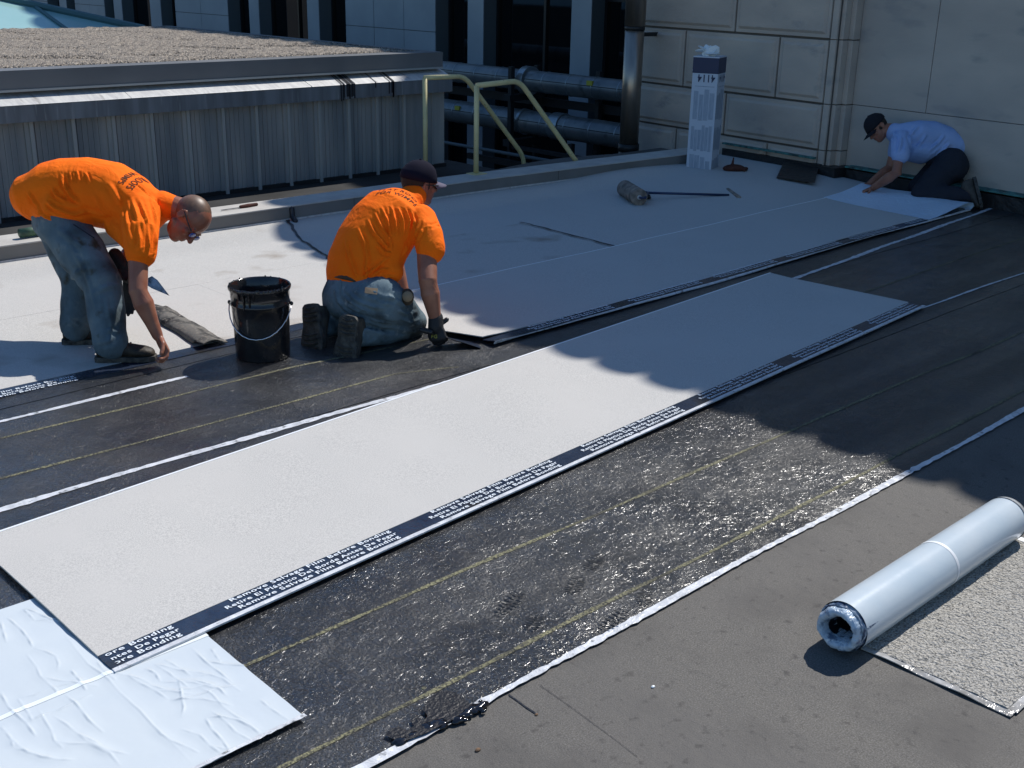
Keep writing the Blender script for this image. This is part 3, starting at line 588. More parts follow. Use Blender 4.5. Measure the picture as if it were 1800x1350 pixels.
# real stones scattered over it
b = B(); 
for k in range(9000):
    x = random.uniform(3.0, WX1-.12); y = random.choice([random.uniform(Y6+.25, 11), random.uniform(Y6+.25, 14.2)]); s = random.uniform(.006, .011); z = 1.10
    a = random.uniform(0, 3.1); c_, s_n = math.cos(a)*s, math.sin(a)*s; h = s*random.uniform(.6, 1.1)
    b.add([(x+c_, y+s_n, z), (x-s_n, y+c_, z), (x-c_, y-s_n, z), (x+s_n, y-c_, z), (x+s*.2, y, z+h), (x, y, z-h)], [(0, 1, 4), (1, 2, 4), (2, 3, 4), (3, 0, 4), (1, 0, 5), (2, 1, 5), (3, 2, 5), (0, 3, 5)])
me = bpy.data.meshes.new('s'); me.from_pydata(b.v, [], b.f); me.update(); o = link('gravel', me, M['gravel'], e6); o['kind'] = 'stuff'
# tar drips over the flashing
b = B(); r = np.random.default_rng(8)
for px0, n in ((613, 10), (690, 4), (663, 1)):
    for k in range(n):
        px = px0 + (k-n/2)*2.4 + r.normal(); p = PL(px, 130, 1, Y6-.105); L = (.10+.05*r.random()) if n > 1 else .05
        x = p[0]; w_ = .004+.004*r.random()
        b.box((x-w_, Y6-.106, .868-L), (x+w_, Y6-.1005, .868))
        b.add([(x-w_, Y6-.106, .8695), (x+w_, Y6-.106, .8695), (x+w_+.03, Y6+.14, .953), (x-w_+.03, Y6+.14, .953)], [(0, 1, 2, 3)])
o = b.put('tar_drip', M['tarmatte'], e6)

# ---------------------------------------------------------------- skylight
e7 = empty('skylight', (8.4, 17, 0), 'pale green glass skylight roof at the top left behind the gravel roof', 'skylight')
cx, cyk, cz, tp = 8.45, 17.0, .92, .27
N1 = 8.0
b = B(); b.add([(cx, cyk, cz), (cx-N1, cyk+N1, cz+N1*tp), (cx-N1-12, cyk+N1, cz+N1*tp), (cx-20, cyk, cz)], [(0, 1, 2, 3)])
b.add([(cx, cyk, cz), (cx, cyk+16, cz), (cx-N1, cyk+N1, cz+N1*tp)], [(0, 1, 2)]); flatmesh('glazing', b, M['sky_glass'], e7)
b = B(); b.box((cx-20, cyk+.05, -2.6), (cx-.05, cyk+16, cz-.01)); b.put('base_wall', M['fascia'], e7)
b = B(); b.tube([(cx+.1, cyk-.1, cz), (cx-N1, cyk+N1, cz+N1*tp+.03)], .06, 8); b.put('hip_bar', M['sky_bar'], e7)
for k in range(1, 11):
    x = cx-1.05*k; L = min(1.05*k, N1); b = B().tube([(x, cyk, cz+.01), (x, cyk+L, cz+L*tp+.01)], .035, 6); b.put('glazing_bar', M['sky_bar'], e7)
b = B().tube([(cx-20, cyk+2.6, cz+2.6*tp+.005), (cx-2.6, cyk+2.6, cz+2.6*tp+.005)], .012, 6); b.put('glazing_bar', M['sky_bar'], e7)

# ---------------------------------------------------------------- office building at the back
e8 = empty('office_building', (16, 20, 0), 'pale clad office building with tall dark windows behind the pipes', 'building')
XF = 16.0; HF = 11.6
pil = [(13.2, 13.7), (14.69, 15.18), (17.55, 18.01), (23.13, 23.59), (25.66, 26.10), (30.6, 31.2), (32.9, 33.4), (36.6, 37.1)]
blk = [(9.0, 12.2), (19.0, 22.1), (27.1, 29.8), (34.0, 36.0), (38, 44)]
b = B(); b.box((XF+.55, 9, -2.6), (XF+6, 44, HF)); b.put('core_wall', M['frame'], e8)
mb = B(); sd2 = B()
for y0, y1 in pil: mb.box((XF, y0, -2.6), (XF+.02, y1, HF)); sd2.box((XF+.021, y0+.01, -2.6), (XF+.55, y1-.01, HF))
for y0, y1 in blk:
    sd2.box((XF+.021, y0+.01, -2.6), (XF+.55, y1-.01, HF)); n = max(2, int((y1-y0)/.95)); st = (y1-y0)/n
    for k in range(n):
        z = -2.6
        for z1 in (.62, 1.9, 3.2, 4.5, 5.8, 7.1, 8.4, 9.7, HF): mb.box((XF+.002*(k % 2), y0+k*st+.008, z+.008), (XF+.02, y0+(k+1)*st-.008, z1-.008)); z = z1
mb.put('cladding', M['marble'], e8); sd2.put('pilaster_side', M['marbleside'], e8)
edges = sorted(pil+blk)
for (a0, a1), (b0, b1) in zip(edges, edges[1:]):
    w_ = b0-a1
    if w_ < .2: continue
    f_ = B(); f_.box((XF+.35, a1+.0, -2.6), (XF+.42, a1+.06, HF)).box((XF+.35, b0-.06, -2.6), (XF+.42, b0, HF)).box((XF+.35, a1+.061, -.9), (XF+.42, b0-.061, -.8)).box((XF+.35, a1+.061, 1.35), (XF+.42, b0-.061, 1.42))
    if w_ > 2: f_.box((XF+.35, a1+w_*.42, -.79), (XF+.42, a1+w_*.42+.06, 1.349))
    fo = f_.put('window', M['frame'], e8)
    B().box((XF+.40, a1+.061, -2.6), (XF+.415, b0-.061, HF)).put('pane', M['glass'], fo)
co = B().box((XF-.1, 9, HF+.001), (XF+6, 44, HF+.2))
for k in range(60):
    y = 9.3+k*.58; vs = [(XF-.08+dx, y+.31*math.cos(a), HF+.2+.30*math.sin(a)) for dx in (0, .25) for a in np.linspace(0, math.pi, 12)]
    co.add(vs, [tuple(range(12)), tuple(range(12, 24))[::-1]]+[(i, i+1, i+13, i+12) for i in range(11)])
co.put('cornice', M['marble'], e8)

# ---------------------------------------------------------------- stone building on the right
TH = -math.atan(.11); ct, st_ = math.cos(TH), math.sin(TH)
def W(p):                        # local (depth into wall, along wall, z) -> world
    return (9.93+p[0]*ct-p[1]*st_, 6.03+p[0]*st_+p[1]*ct, p[2])
e9 = empty('stone_building', (9.93, 6.03, 0), 'tall pale limestone building with block joints closing the right side of the roof', 'building')
HB = 6.3
B().box((.03, .0, -2.6), (8, 2.64, HB), W).box((.26, -16, -2.6), (8, -.001, HB), W).put('core_wall', M['joint'], e9)
b = B()
def block(lo, hi, z0, z1, g=.011, panel=True):
    b.box((.0, lo+g, z0+g), (.05, hi-g, z1-g), W)
    if panel and hi-lo > .25 and z1-z0 > .2:
        b.add([W(p) for p in [(-.001, lo+.045, z0+.045), (-.001, hi-.045, z0+.045), (-.001, hi-.045, z1-.045), (-.001, lo+.045, z1-.045), (-.022, lo+.07, z0+.07), (-.022, hi-.07, z0+.07), (-.022, hi-.07, z1-.07), (-.022, lo+.07, z1-.07)]],
              [(4, 5, 6, 7), (0, 1, 5, 4), (1, 2, 6, 5), (2, 3, 7, 6), (3, 0, 4, 7)])
zr = [-2.6, -1.5, -.9, -.3, .287, .72, 1.31, 1.90, 2.5, 3.1, 3.7, 4.3, 4.9, 5.5, 6.1, HB]
sp = {4: [.07, 1.30, 2.64], 5: [.07, .66, 1.93, 2.64], 6: [.07, 1.25, 2.64], 3: [.07, .7, 1.98, 2.64]}
for i in range(len(zr)-1):
    s = sp.get(i, [.07, .66, 1.93, 2.64] if i % 2 else [.07, 1.28, 2.64])
    for a, c in zip(s, s[1:]): block(a, c, zr[i], zr[i+1])
b.put('block_facing', M['stone'], e9, bevel=.004)
b = B()                           # corner pilaster mouldings
for i in range(len(zr)-1):
    b.box((.01, .0, zr[i]+.004), (.2, .069, zr[i+1]-.004), W); b.box((.05, -.045, zr[i]+.004), (.27, -.0005, zr[i+1]-.004), W); b.box((.13, -.10, zr[i]+.004), (.27, -.0455, zr[i+1]-.004), W)
b.put('corner_moulding', M['stone'], e9, bevel=.004)
b = B()
for z0, z1, ys in [(-2.6, .72, [-.101, -3.5, -7, -11, -16]), (.725, 2.6, [-.101, -.9, -4.4, -8, -12, -16]), (2.605, 4.6, [-.101, -2.7, -6.2, -10, -16]), (4.605, HB, [-.101, -.9, -4.4, -8, -12, -16])]:
    for a, c in zip(ys, ys[1:]): b.box((.222, c+.003, z0), (.262, a-.003, z1), W)
b.put('slab_facing', M['slab'], e9, bevel=.003)
# crest with rounded ornaments: its shadow makes the scalloped line across the roof
def crx(y): return float(np.interp(y, [-16, 5.2, 6.9, 8.4], [9.86, 9.86, 10.06, 10.30]))
b = B(); HC = 7.08; ysq = [-10, 5.2, 6.9, 8.35]
for ya, yb in zip(ysq, ysq[1:]):
    vs = [(crx(y)+dx, y, z) for z in (HB+.001, HC) for y, dx in ((ya, 0), (ya, .5), (yb, .5), (yb, 0))]; b.add(vs, [(0, 3, 2, 1), (4, 5, 6, 7), (0, 1, 5, 4), (1, 2, 6, 5), (2, 3, 7, 6), (3, 0, 4, 7)])
for k in range(56):
    y = 8.2-k*.32; n = 14
    pts = [(.158*math.cos(a), .15*math.sin(a)**.8) for a in np.linspace(0.02, math.pi-.02, n)]
    vs = [(crx(y)+dx, y+p[0], HC+p[1]) for dx in (0, .14) for p in pts]
    b.add(vs, [tuple(range(n)), tuple(range(n, 2*n))[::-1]]+[(i, i+1, i+1+n, i+n) for i in range(n-1)])
b.put('cornice', M['stone'], e9)
b = B().box((-.05, .0, -.1), (.0, 1.25, .16), W).box((-.05, -.19, -.1), (.22, -.001, .15), W).box((.12, -11, -.1), (.222, -.191, .13), W); b.put('base_flashing', M['blackcurb'], e9)
b = B().box((-.07, .06, .205), (-.024, 1.24, .222), W).box((.10, -.12+-2.2, .148), (.221, -.19, .162), W).box((.10, -9, .148), (.221, -2.33, .158), W); b.put('copper_flashing', M['copper'], e9)

# ---------------------------------------------------------------- pipes, supports, duct
def pipe(zc, r, lab, xp, flange_y, tags):
    e = empty('insulated_pipe', (xp, 14, 0), lab, 'pipe', 'large pipes between the curb and the office building')
    B().tube([(xp, 8.6, zc), (xp, 24, zc)], r, 32).put('jacket', M['lining'], e, True)
    b = B(); y = 8.8
    while y < 23: b.tube([(xp, y, zc), (xp, y+.012, zc)], r+.006, 32, caps=True); y += .55
    b.put('band', M['band'], e)
    b = B().box((xp-r*.96-.004, 8.7, zc+r*.20), (xp-r*.96+.01, 23, zc+r*.20+.012)); b.put('seam', M['pipedk'], e)
    for fy, rr, ww in flange_y: B().tube([(xp, fy, zc), (xp, fy+ww, zc)], rr, 32).put('collar', M['band'], e)
    for ty in tags: B().box((xp-r*.93-.02, ty, zc+r*.3), (xp-r*.93+.02, ty+.12, zc+r*.3+.07)).put('label_plate', M['tagy'], e)
    return e
pipe(.12, .172, 'upper horizontal insulated pipe with a broad round collar', 14.0, [(14.15, .235, .14)], [12.62])
pipe(-.56, .195, 'lower horizontal insulated pipe with two yellow and dark fittings', 14.0, [(13.35, .225, .22), (14.25, .215, .06)], [15.75])
e = empty('pipe_support', (13.95, 14.4, -2.6), 'black steel frame holding up the two large pipes', 'support')
b = B()
for yy in (14.32, 12.9):
    b.box((13.66, yy-.04, -2.6), (13.74, yy+.04, .35 if yy > 14 else -.75)); b.box((14.26, yy-.04, -2.6), (14.34, yy+.04, .35))
b.put('upright', M['pipedk'], e)
b = B().box((13.60, 14.24, -.20), (14.40, 14.40, -.10)).box((13.60, 14.24, -.95), (14.4, 14.4, -.84)).box((13.64, 12.0, -.98), (13.72, 14.23, -.92)).box((13.5, 11.5, -1.25), (13.58, 15.2, -1.15)); b.put('crossbar', M['pipedk'], e)
e = empty('cable_tray', (14.4, 14, -.3), 'flat pale tray running between the two large pipes', 'tray')
B().box((14.42, 8.7, -.30), (14.72, 24, -.26)).put('tray_floor', M['lining'], e); B().box((14.38, 8.7, -.32), (14.415, 24, -.18)).put('tray_side', M['pipedk'], e)
tag(B().tube([(13.4, 8.6, -1.02), (13.4, 24, -1.02)], .03, 10).put('conduit', M['marbleside'], None, True), 'thin conduit running below the lower large pipe', 'conduit')
e = empty('vent_duct', (9.7, 8.32, 0), 'upright round galvanised duct in front of the corner of the stone building', 'duct')
vc = lambda z: (9.79, 8.36, z)
B().tube([vc(-2.6), vc(.10)], .105, 32).put('lower_duct', M['vent'], e, True)
B().tube([vc(.02), vc(.10)], .115, 32).put('collar', M['pipedk'], e, True)
B().tube([vc(.101), vc(1.30)], .103, 32).put('duct', M['vent'], e, True)
B().tube([vc(1.29), vc(1.33)], .108, 32).put('collar', M['pipedk'], e, True)
B().tube([vc(1.331), vc(2.6)], .110, 32).put('upper_duct', M['vent'], e, True)
B().box((9.89, 8.36, 1.22), (10.2, 8.40, 1.26)).put('bracket', M['pipedk'], e)

# ---------------------------------------------------------------- handrails
def smoothpath(pts, rad=.06, n=5):
    pts = [np.array(p, float) for p in pts]; out = [pts[0]]
    for a, c, d_ in zip(pts, pts[1:], pts[2:]):
        u = a-c; v = d_-c; r_ = min(rad, np.linalg.norm(u)*.45, np.linalg.norm(v)*.45); p = c+u/np.linalg.norm(u)*r_; q = c+v/np.linalg.norm(v)*r_
        for k in range(n+1): t = k/n; out.append((1-t)**2*p+2*t*(1-t)*c+t*t*q)
    return out+[pts[-1]]
for y, x0, pts, lab in ((7.50, 6.77, [(7.27, .955), (8.10, .12), (8.12, -.5)], 'yellow pipe handrail standing nearer, its post fixed on the curb top'),
                        (8.30, 6.864, [(7.34, .93), (8.13, .12), (8.16, -.4)], 'yellow pipe handrail standing farther back, beside the metal building')):
    e = empty('handrail', (x0, y, .19), lab, 'handrail', 'yellow handrails of the steps down behind the curb')
    zt = .935
    B().tube([(x0, y, .19 if y < 8 else -.1), (x0, y, zt)], .0225, 14).put('post', M['rail'], e, True)
    B().tube(smoothpath([(x0-.005, y, zt+.004)]+[(x, y, z) for x, z in pts], .10), .0225, 14).put('top_rail', M['rail'], e, True)
B().box((6.70, 7.43, .1945), (6.84, 7.55, .200)).put('base_plate', M['rail'], [o for o in bpy.data.objects if o.name == 'handrail'][0])
b = B()
for k in range(9): b.box((7.05+.22*k, 7.6, -.12-.22*k), (7.27+.22*k, 8.26, -.09-.22*k))
tag(b.put('steps', M['pipedk']), 'dark steel steps going down between the two yellow handrails', 'steps')
# ================================================================== SMALL THINGS
def lathe(b, c, prof, n=40, ax=None):
    vs = []; fs = []; k = len(prof)
    for r, z in prof:
        for j in range(n): a = 2*math.pi*j/n; vs.append((c[0]+r*math.cos(a), c[1]+r*math.sin(a), c[2]+z))
    for i in range(k-1):
        for j in range(n): fs.append((i*n+j, i*n+(j+1) % n, (i+1)*n+(j+1) % n, (i+1)*n+j))
    return b.add(vs, fs)
bc = G(463, 624, .012)
e = empty('bucket', bc, 'tall black tar covered metal bucket between the two orange shirted workers', 'bucket')
b = B(); lathe(b, bc, [(0, .0), (.132, .0), (.135, .006), (.140, .2), (.143, .27), (.149, .275), (.149, .285), (.144, .29), (.147, .345), (.154, .352), (.155, .365), (.150, .372), (.145, .366), (.1425, .28), (.135, .08), (0, .078)])
b.put('body', M['bucket'], e, True)
b = B(); r = np.random.default_rng(2)
for k in range(110):
    a = 3.9+r.normal()*.9 if k % 3 else r.uniform(0, 6.28); q = bc+[.151*math.cos(a), .151*math.sin(a), .364+.003*r.normal()]; s = .003+.0035*r.random(); b.ell(q, [(s, 0, 0), (0, s, 0), (0, 0, s*r.uniform(.6, 2.6))], 7, 5)
for a in (3.4, 3.6, 3.8, 3.95): b.cap([bc+[.155*math.cos(a), .155*math.sin(a), .365], bc+[.148*math.cos(a), .148*math.sin(a), .30-.03*math.sin(a*9)]], [.006, .004], 8)
link('tar_crust', remesh(b, .002, 2), M['tar'], e, True)
b = B(); lathe(b, bc, [(0, .215), (.1405, .217)]); b.put('tar_fill', M['tar'], e, True)
hp = []
hx, hy = CR[:2]/np.linalg.norm(CR[:2])
for k in range(15):
    t = k/14*math.pi; u_ = math.cos(t); dn = math.sin(t)
    hp.append(bc + np.array([-hx*u_*.155-CF[0]*dn*.155, -hy*u_*.155-CF[1]*dn*.155, .275-.15*dn]))
B().tube(hp, .0032, 8).put('handle', M['wire'], e, True)
for k in (0, -1): B().ell(hp[k], [(.009, 0, 0), (0, .009, 0), (0, 0, .011)], 10, 8).put('handle_lug', M['bucket'], e, True)

# carton on end
pc = G(1249, 305, .055)
FH_ = np.array([CF[0], CF[1], 0]); FH_ /= np.linalg.norm(FH_); RH_ = np.array([CR[0], CR[1], 0]); RH_ /= np.linalg.norm(RH_)
u1 = (-RH_*.90+FH_*.43)*.25; u2 = (RH_*.43+FH_*.90)*.25
e = empty('carton', pc, 'tall white and blue printed roofing roll carton standing on end by the stone wall', 'carton')
def bx(a0, a1, b0, b1, z0, z1): return [pc+u1*a+u2*b_+np.array([0, 0, z]) for z in (z0, z1) for a, b_ in ((a0, b0), (a1, b0), (a1, b1), (a0, b1))]
F6 = [(0, 3, 2, 1), (4, 5, 6, 7), (0, 1, 5, 4), (1, 2, 6, 5), (2, 3, 7, 6), (3, 0, 4, 7)]
B().add(bx(0, 1, 0, 1, 0, .928), F6).put('carton_body', M['boxw'], e, bevel=.004)
B().add(bx(-.004, 1.004, -.004, 1.004, .929, 1.07), F6).put('navy_band', M['boxn'], e)
B().add(bx(-.006, 1.006, -.006, 1.006, 1.071, 1.082), F6).put('carton_rim', M['boxw'], e)
b = B(); r = np.random.default_rng(12)
def fq(face, a0, a1, z0, z1):
    off = .0015
    if face == 0: return [pc+u1*a-u2*off/.225+np.array([0, 0, z]) for a, z in ((a0, z0), (a1, z0), (a1, z1), (a0, z1))]
    return [pc+u2*a-u1*off/.225+np.array([0, 0, z]) for a, z in ((a0, z0), (a1, z0), (a1, z1), (a0, z1))]
for face in (0, 1):
    for zs, n in (((.015, .17), 4), ((.20, .46), 6), ((.49, .79), 4)):
        for k in range(n):
            a = .08+.84*k/n; z0 = zs[0]+r.random()*.02; z1 = zs[1]-r.random()*.06; b.add(fq(face, a, a+.84/n*(.80+.12*r.random()), z0, z1), [(0, 1, 2, 3)])
    b.add(fq(face, .1, .86, .805, .812), [(0, 1, 2, 3)])
flatmesh('print', b, M['boxg'], e)
b = B()
for face, (uu, no) in enumerate(((u1, -u2), (u2, -u1))):
    dir_ = uu/np.linalg.norm(uu)
    # upside down 4114: text runs towards image left on the left face, reading rotated 180
    rd = dir_ if face == 0 else -dir_
    start = pc+no/.225*.0022+(uu*.10 if face == 0 else uu*.90)+np.array([0, 0, .915])
    vs, fs = textmesh('4114', .095, start, rd, (0, 0, -1), .002, .82); b.add(vs, fs)
flatmesh('carton_number', b, M['boxn'], e)
# crumpled plastic on top
ctop = pc+u1*.5+u2*.5+np.array([0, 0, 1.07])
b = B(); r = np.random.default_rng(5)
for k in range(9): 
    c_ = ctop+np.array([r.normal()*.035, r.normal()*.035, .03+.05*r.random()]); A_ = r.normal(size=(3, 3)); Q, _ = np.linalg.qr(A_)
    b.ell(c_, [Q[0]*.075, Q[1]*.05, Q[2]*.012], 8, 6)
c_ = ctop-CR*.09+np.array([0, 0, .06]); b.ell(c_, [CR*.06, CF*.04, CU*.012+CR*.01], 8, 6)
b.cap([ctop-CR*.11+[0, 0, .0], ctop-CR*.15-[0, 0, .12], ctop-CR*.13-[0, 0, .20]], [.02, .012, .006], 8, .004)
me = b.mesh('p'); o = link('plastic_wrap', me, M['plastic']); tag(o, 'crumpled white plastic wrapping stuffed on top of the tall carton', 'plastic wrap')
# brown glove beside the carton
b = B(); g0 = G(1290, 296, .115); 
b.ell(g0, [CR*.11, np.array([CF[0], CF[1], 0])*.06, (0, 0, .04)], 14, 9)
for k in range(4): b.cap([g0+CR*(.05+.01*k)+[0, 0, .0], g0+CR*(.13-.012*k)+np.array([CF[0], CF[1], 0])*(.05-.03*k)+[0, 0, -.01]], .018, 8)
b.cap([g0-CR*.02+[0, 0, .02], g0-CR*.01+[0, 0, .10]], [.016, .008], 8)
me = remesh(b, .006, 3); tag(link('work_glove', me, M['brown'], None, True), 'dark brown leather glove lying right of the tall carton', 'glove')
# membrane scraps by the wall
e = None
b = B(); g = [G(*p, .09) for p in ((1365, 312), (1432, 320), (1440, 296), (1378, 292))]; g[2] = g[2]+[0, 0, .05]; g[3] = g[3]+[0, 0, .06]
b.add(g+[q-[0, 0, .006] for q in g], [(0, 1, 2, 3), (4, 7, 6, 5), (0, 4, 5, 1), (1, 5, 6, 2), (2, 6, 7, 3), (3, 7, 4, 0)])
tag(b.put('membrane_scrap', M['blackcurb']), 'black square membrane scrap leaning at the foot of the stone wall', 'membrane scrap')
b = B(); b.cap([G(1446, 300, .1), G(1480, 282, .12), G(1490, 280, .15)], [.05, .06, .04], 10); me = remesh(b, .012, 3); v, n_ = vn(me); setv(me, v+n_*(.012*vnoise(v, 40, 2))[:, None])
tag(link('membrane_scrap', me, M['blackcurb'], None, True), 'crumpled black membrane scrap in the wall corner', 'membrane scrap')
# seam roller tool
e = empty('hand_roller', G(1110, 345), 'large weighted seam roller with a blue T handle lying on the shaded sheet', 'roller')
ra, rb_ = G(1098, 331, .085), G(1124, 347, .085); ax = (rb_-ra)/np.linalg.norm(rb_-ra)
B().tube([ra, ra+ax*.004, rb_-ax*.004, rb_], [.066, .072, .072, .066], 28).put('drum', M['tool_roll'], e, True)
B().tube([rb_+ax*.001, rb_+ax*.006], .02, 12).put('axle', M['flash'], e, True)
B().tube([rb_+ax*.006, rb_+ax*.02, rb_+ax*.03+CR*.04, lerp(ra, rb_, .5)+CR*.14], .010, 8).tube([ra-ax*.01, ra-ax*.02+CR*.05, lerp(ra, rb_, .5)+CR*.14], .010, 8).put('fork', M['toolblue'], e, True)
h0 = lerp(ra, rb_, .5)+CR*.13; h1 = G(1281, 343, .05)
B().tube([h0, h1], .011, 10).put('shaft', M['toolblue'], e, True)
B().tube([G(1140, 345, .06), G(1141, 349, .02)], .018, 10).put('grip_stop', M['handle'], e, True)
B().tube([G(1279, 334, .05), G(1299, 348, .04)], .02, 12).put('grip', M['tool_roll'], e, True)
# things on the curb
g0 = PL(62, 407, 1, cy_(3)+.12); g0[2] = .194+.035
e = empty('caulking_gun', g0, 'green caulking gun lying on the sunlit curb top behind the bending worker', 'caulking gun')
B().tube([g0-np.array([.10, .0, 0]), g0+np.array([.06, .01, 0])], .03, 14).put('barrel', M['green'], e, True)
B().tube([g0+np.array([.06, .01, 0]), g0+np.array([.24, .02, 0])], .008, 8).put('plunger', M['pipedk'], e, True)
B().box(g0+np.array([.06, -.01, -.03]), g0+np.array([.10, .03, .05])).put('trigger_grip', M['green'], e, bevel=.006)
g0 = PL(436, 368, 1, cy_(4.6)+.14); g0[2] = .205
e = empty('utility_knife', g0, 'brown handled utility knife lying on the curb between the two orange shirts', 'knife')
B().cap([g0-np.array([.06, 0, 0]), g0, g0+np.array([.08, .01, 0])], [.012, .016, .012], 10).put('handle', M['brown'], e, True)
B().box(g0+np.array([-.22, -.006, -.006]), g0+np.array([-.07, .006, -.003])).put('blade', M['steel'], e)

# ================================================================== PEOPLE
FH = np.array([CF[0], CF[1], 0]); FH /= np.linalg.norm(FH); RH = np.array([CR[0], CR[1], 0]); RH /= np.linalg.norm(RH); UZ = np.array([0, 0, 1.])
def nrmz(a): a = np.array(a, float); return a/np.linalg.norm(a)
def head(b, c, face, up, s=1.0):
    """skull, jaw, brow, nose, lips, ears; face and up are unit axes"""
    f = nrmz(face); u = nrmz(np.array(up)-f*np.dot(up, f)); r = np.cross(f, u)
    g = lambda a, b_, d_: c+f*a*s+u*b_*s+r*d_*s
    b.ell(g(-.012, .035, 0), [f*.096*s, r*.077*s, u*.088*s], 22, 14)
    b.ell(g(.022, -.035, 0), [f*.066*s, r*.060*s, u*.078*s], 18, 12)
    b.ell(g(.048, -.088, 0), [f*.032*s, r*.034*s, u*.026*s], 12, 8)          # chin
    for e_ in (-1, 1):
        b.cap([g(-.005, -.055, .052*e_), g(.04, -.085, .028*e_)], .018*s, 8)   # jaw line
        b.ell(g(.060, -.018, .036*e_), [f*.022*s, r*.022*s, u*.020*s], 10, 8) # cheek
        b.ell(g(.078, .022, .030*e_), [f*.010*s, r*.024*s, u*.009*s], 10, 6)  # brow
        b.ell(g(.074, .004, .031*e_), [f*.011*s, r*.013*s, u*.010*s], 10, 8)  # eyeball under lid
        b.ell(g(-.012, -.002, .078*e_), [f*.018*s, r*.007*s, u*.031*s], 12, 8) # ear
        b.cap([g(-.022, -.020, .083*e_), g(-.028, .01, .086*e_), g(-.015, .028, .085*e_), g(.002, .02, .081*e_)], .0045*s, 6)
    b.cap([g(.082, .012, 0), g(.098, -.014, 0), g(.105, -.028, 0)], [.009*s, .010*s, .013*s], 10)   # nose
    b.ell(g(.093, -.032, .011), [f*.010*s, r*.008*s, u*.008*s], 8, 6); b.ell(g(.093, -.032, -.011), [f*.010*s, r*.008*s, u*.008*s], 8, 6)
    b.ell(g(.080, -.055, 0), [f*.011*s, r*.024*s, u*.0065*s], 10, 6); b.ell(g(.078, -.067, 0), [f*.011*s, r*.021*s, u*.007*s], 10, 6)
    return g, f, u, r
def hand(b, w_, d_, pn, curl=.5, th=1, fat=1.0, spread=.12):
    """five fingered hand: wrist point, direction, palm normal; curl 0 flat .. 1.3 fist; th = thumb side"""
    d_ = nrmz(d_); pn = nrmz(np.array(pn)-d_*np.dot(pn, d_)); s = np.cross(d_, pn)*th
    k0 = w_+d_*.088
    b.cap([w_+d_*.008, w_+d_*.045, k0], [.020*fat, .034*fat, .039*fat], 12, [.017*fat, .017*fat, .014*fat], up=s)
    for i, (o_, L) in enumerate(((.030, .070), (.010, .079), (-.010, .073), (-.029, .057))):
        q = k0+s*o_-d_*.004*abs(i-1); a = curl*.55; dd = nrmz(d_+s*(o_*spread*8)*.3); P_ = [q-d_*.02, q]
        for m_, fr in enumerate((.44, .32, .24)):
            a += curl*(.0 if m_ == 0 else .75); v = dd*math.cos(a)+pn*math.sin(a); q = q+v*L*fr; P_.append(q)
        rr = .0092*fat; b.cap(P_, [rr*1.08, rr*1.05, rr*1.05, rr*.95, rr*.82], 10)
    q = w_+d_*.028+s*.022; t1 = nrmz(d_*.55+s*.8+pn*.35); t2 = nrmz(d_*.85+s*.25+pn*.6*max(.3, curl)); p1 = q+t1*.036; p2 = p1+t2*.032; p3 = p2+nrmz(t2+pn*.3*curl)*.024
    b.cap([q-t1*.01, p1, p2, p3], [.014*fat, .0115*fat, .0105*fat, .0088*fat], 10)
def shoe(b, sb, heel, toe, up, w_=1.0):
    """boot upper into b, flat sole into sb. heel & toe are sole points"""
    d_ = toe-heel; L = np.linalg.norm(d_); d_ = d_/L; up = nrmz(np.array(up)-d_*np.dot(up, d_)); s = np.cross(d_, up)
    sec = [(t, hw*w_, h) for t, hw, h in [(.02, .036, .085), (.10, .040, .105), (.25, .041, .125), (.40, .042, .095), (.55, .045, .070), (.70, .050, .060), (.85, .047, .052), (.95, .036, .040), (.99, .02, .028)]]
    n = 16; vs = []; fs = []
    for t, hw, h in sec:
        for j in range(n):
            a = 2*math.pi*j/n; vs.append(heel+d_*L*t+s*hw*math.cos(a)+up*(.018+h*(.5+.5*math.sin(a))*1.0))
    for i in range(len(sec)-1):
        for j in range(n): fs.append((i*n+j, i*n+(j+1) % n, (i+1)*n+(j+1) % n, (i+1)*n+j))
    fs += [tuple(range(n))[::-1], tuple(range((len(sec)-1)*n, len(sec)*n))]; b.add(vs, fs)
    outl = [(t, z, hw*w_) for t, z, hw in [(-.02, 0, .012), (-.01, 0, .03), (.05, 0, .041), (.25, 0, .043), (.42, 0, .040), (.6, 0, .049), (.75, 0, .054), (.9, 0, .046), (1.0, 0, .026), (1.03, 0, .004)]]
    pl = [heel+d_*L*t+s*hw for t, _, hw in outl]+[heel+d_*L*t-s*hw for t, _, hw in outl[::-1]]; m_ = len(pl)
    sb.add(pl+[p+up*.026 for p in pl], [tuple(range(m_))[::-1], tuple(range(m_, 2*m_))]+[(i, (i+1) % m_, m_+(i+1) % m_, m_+i) for i in range(m_)])
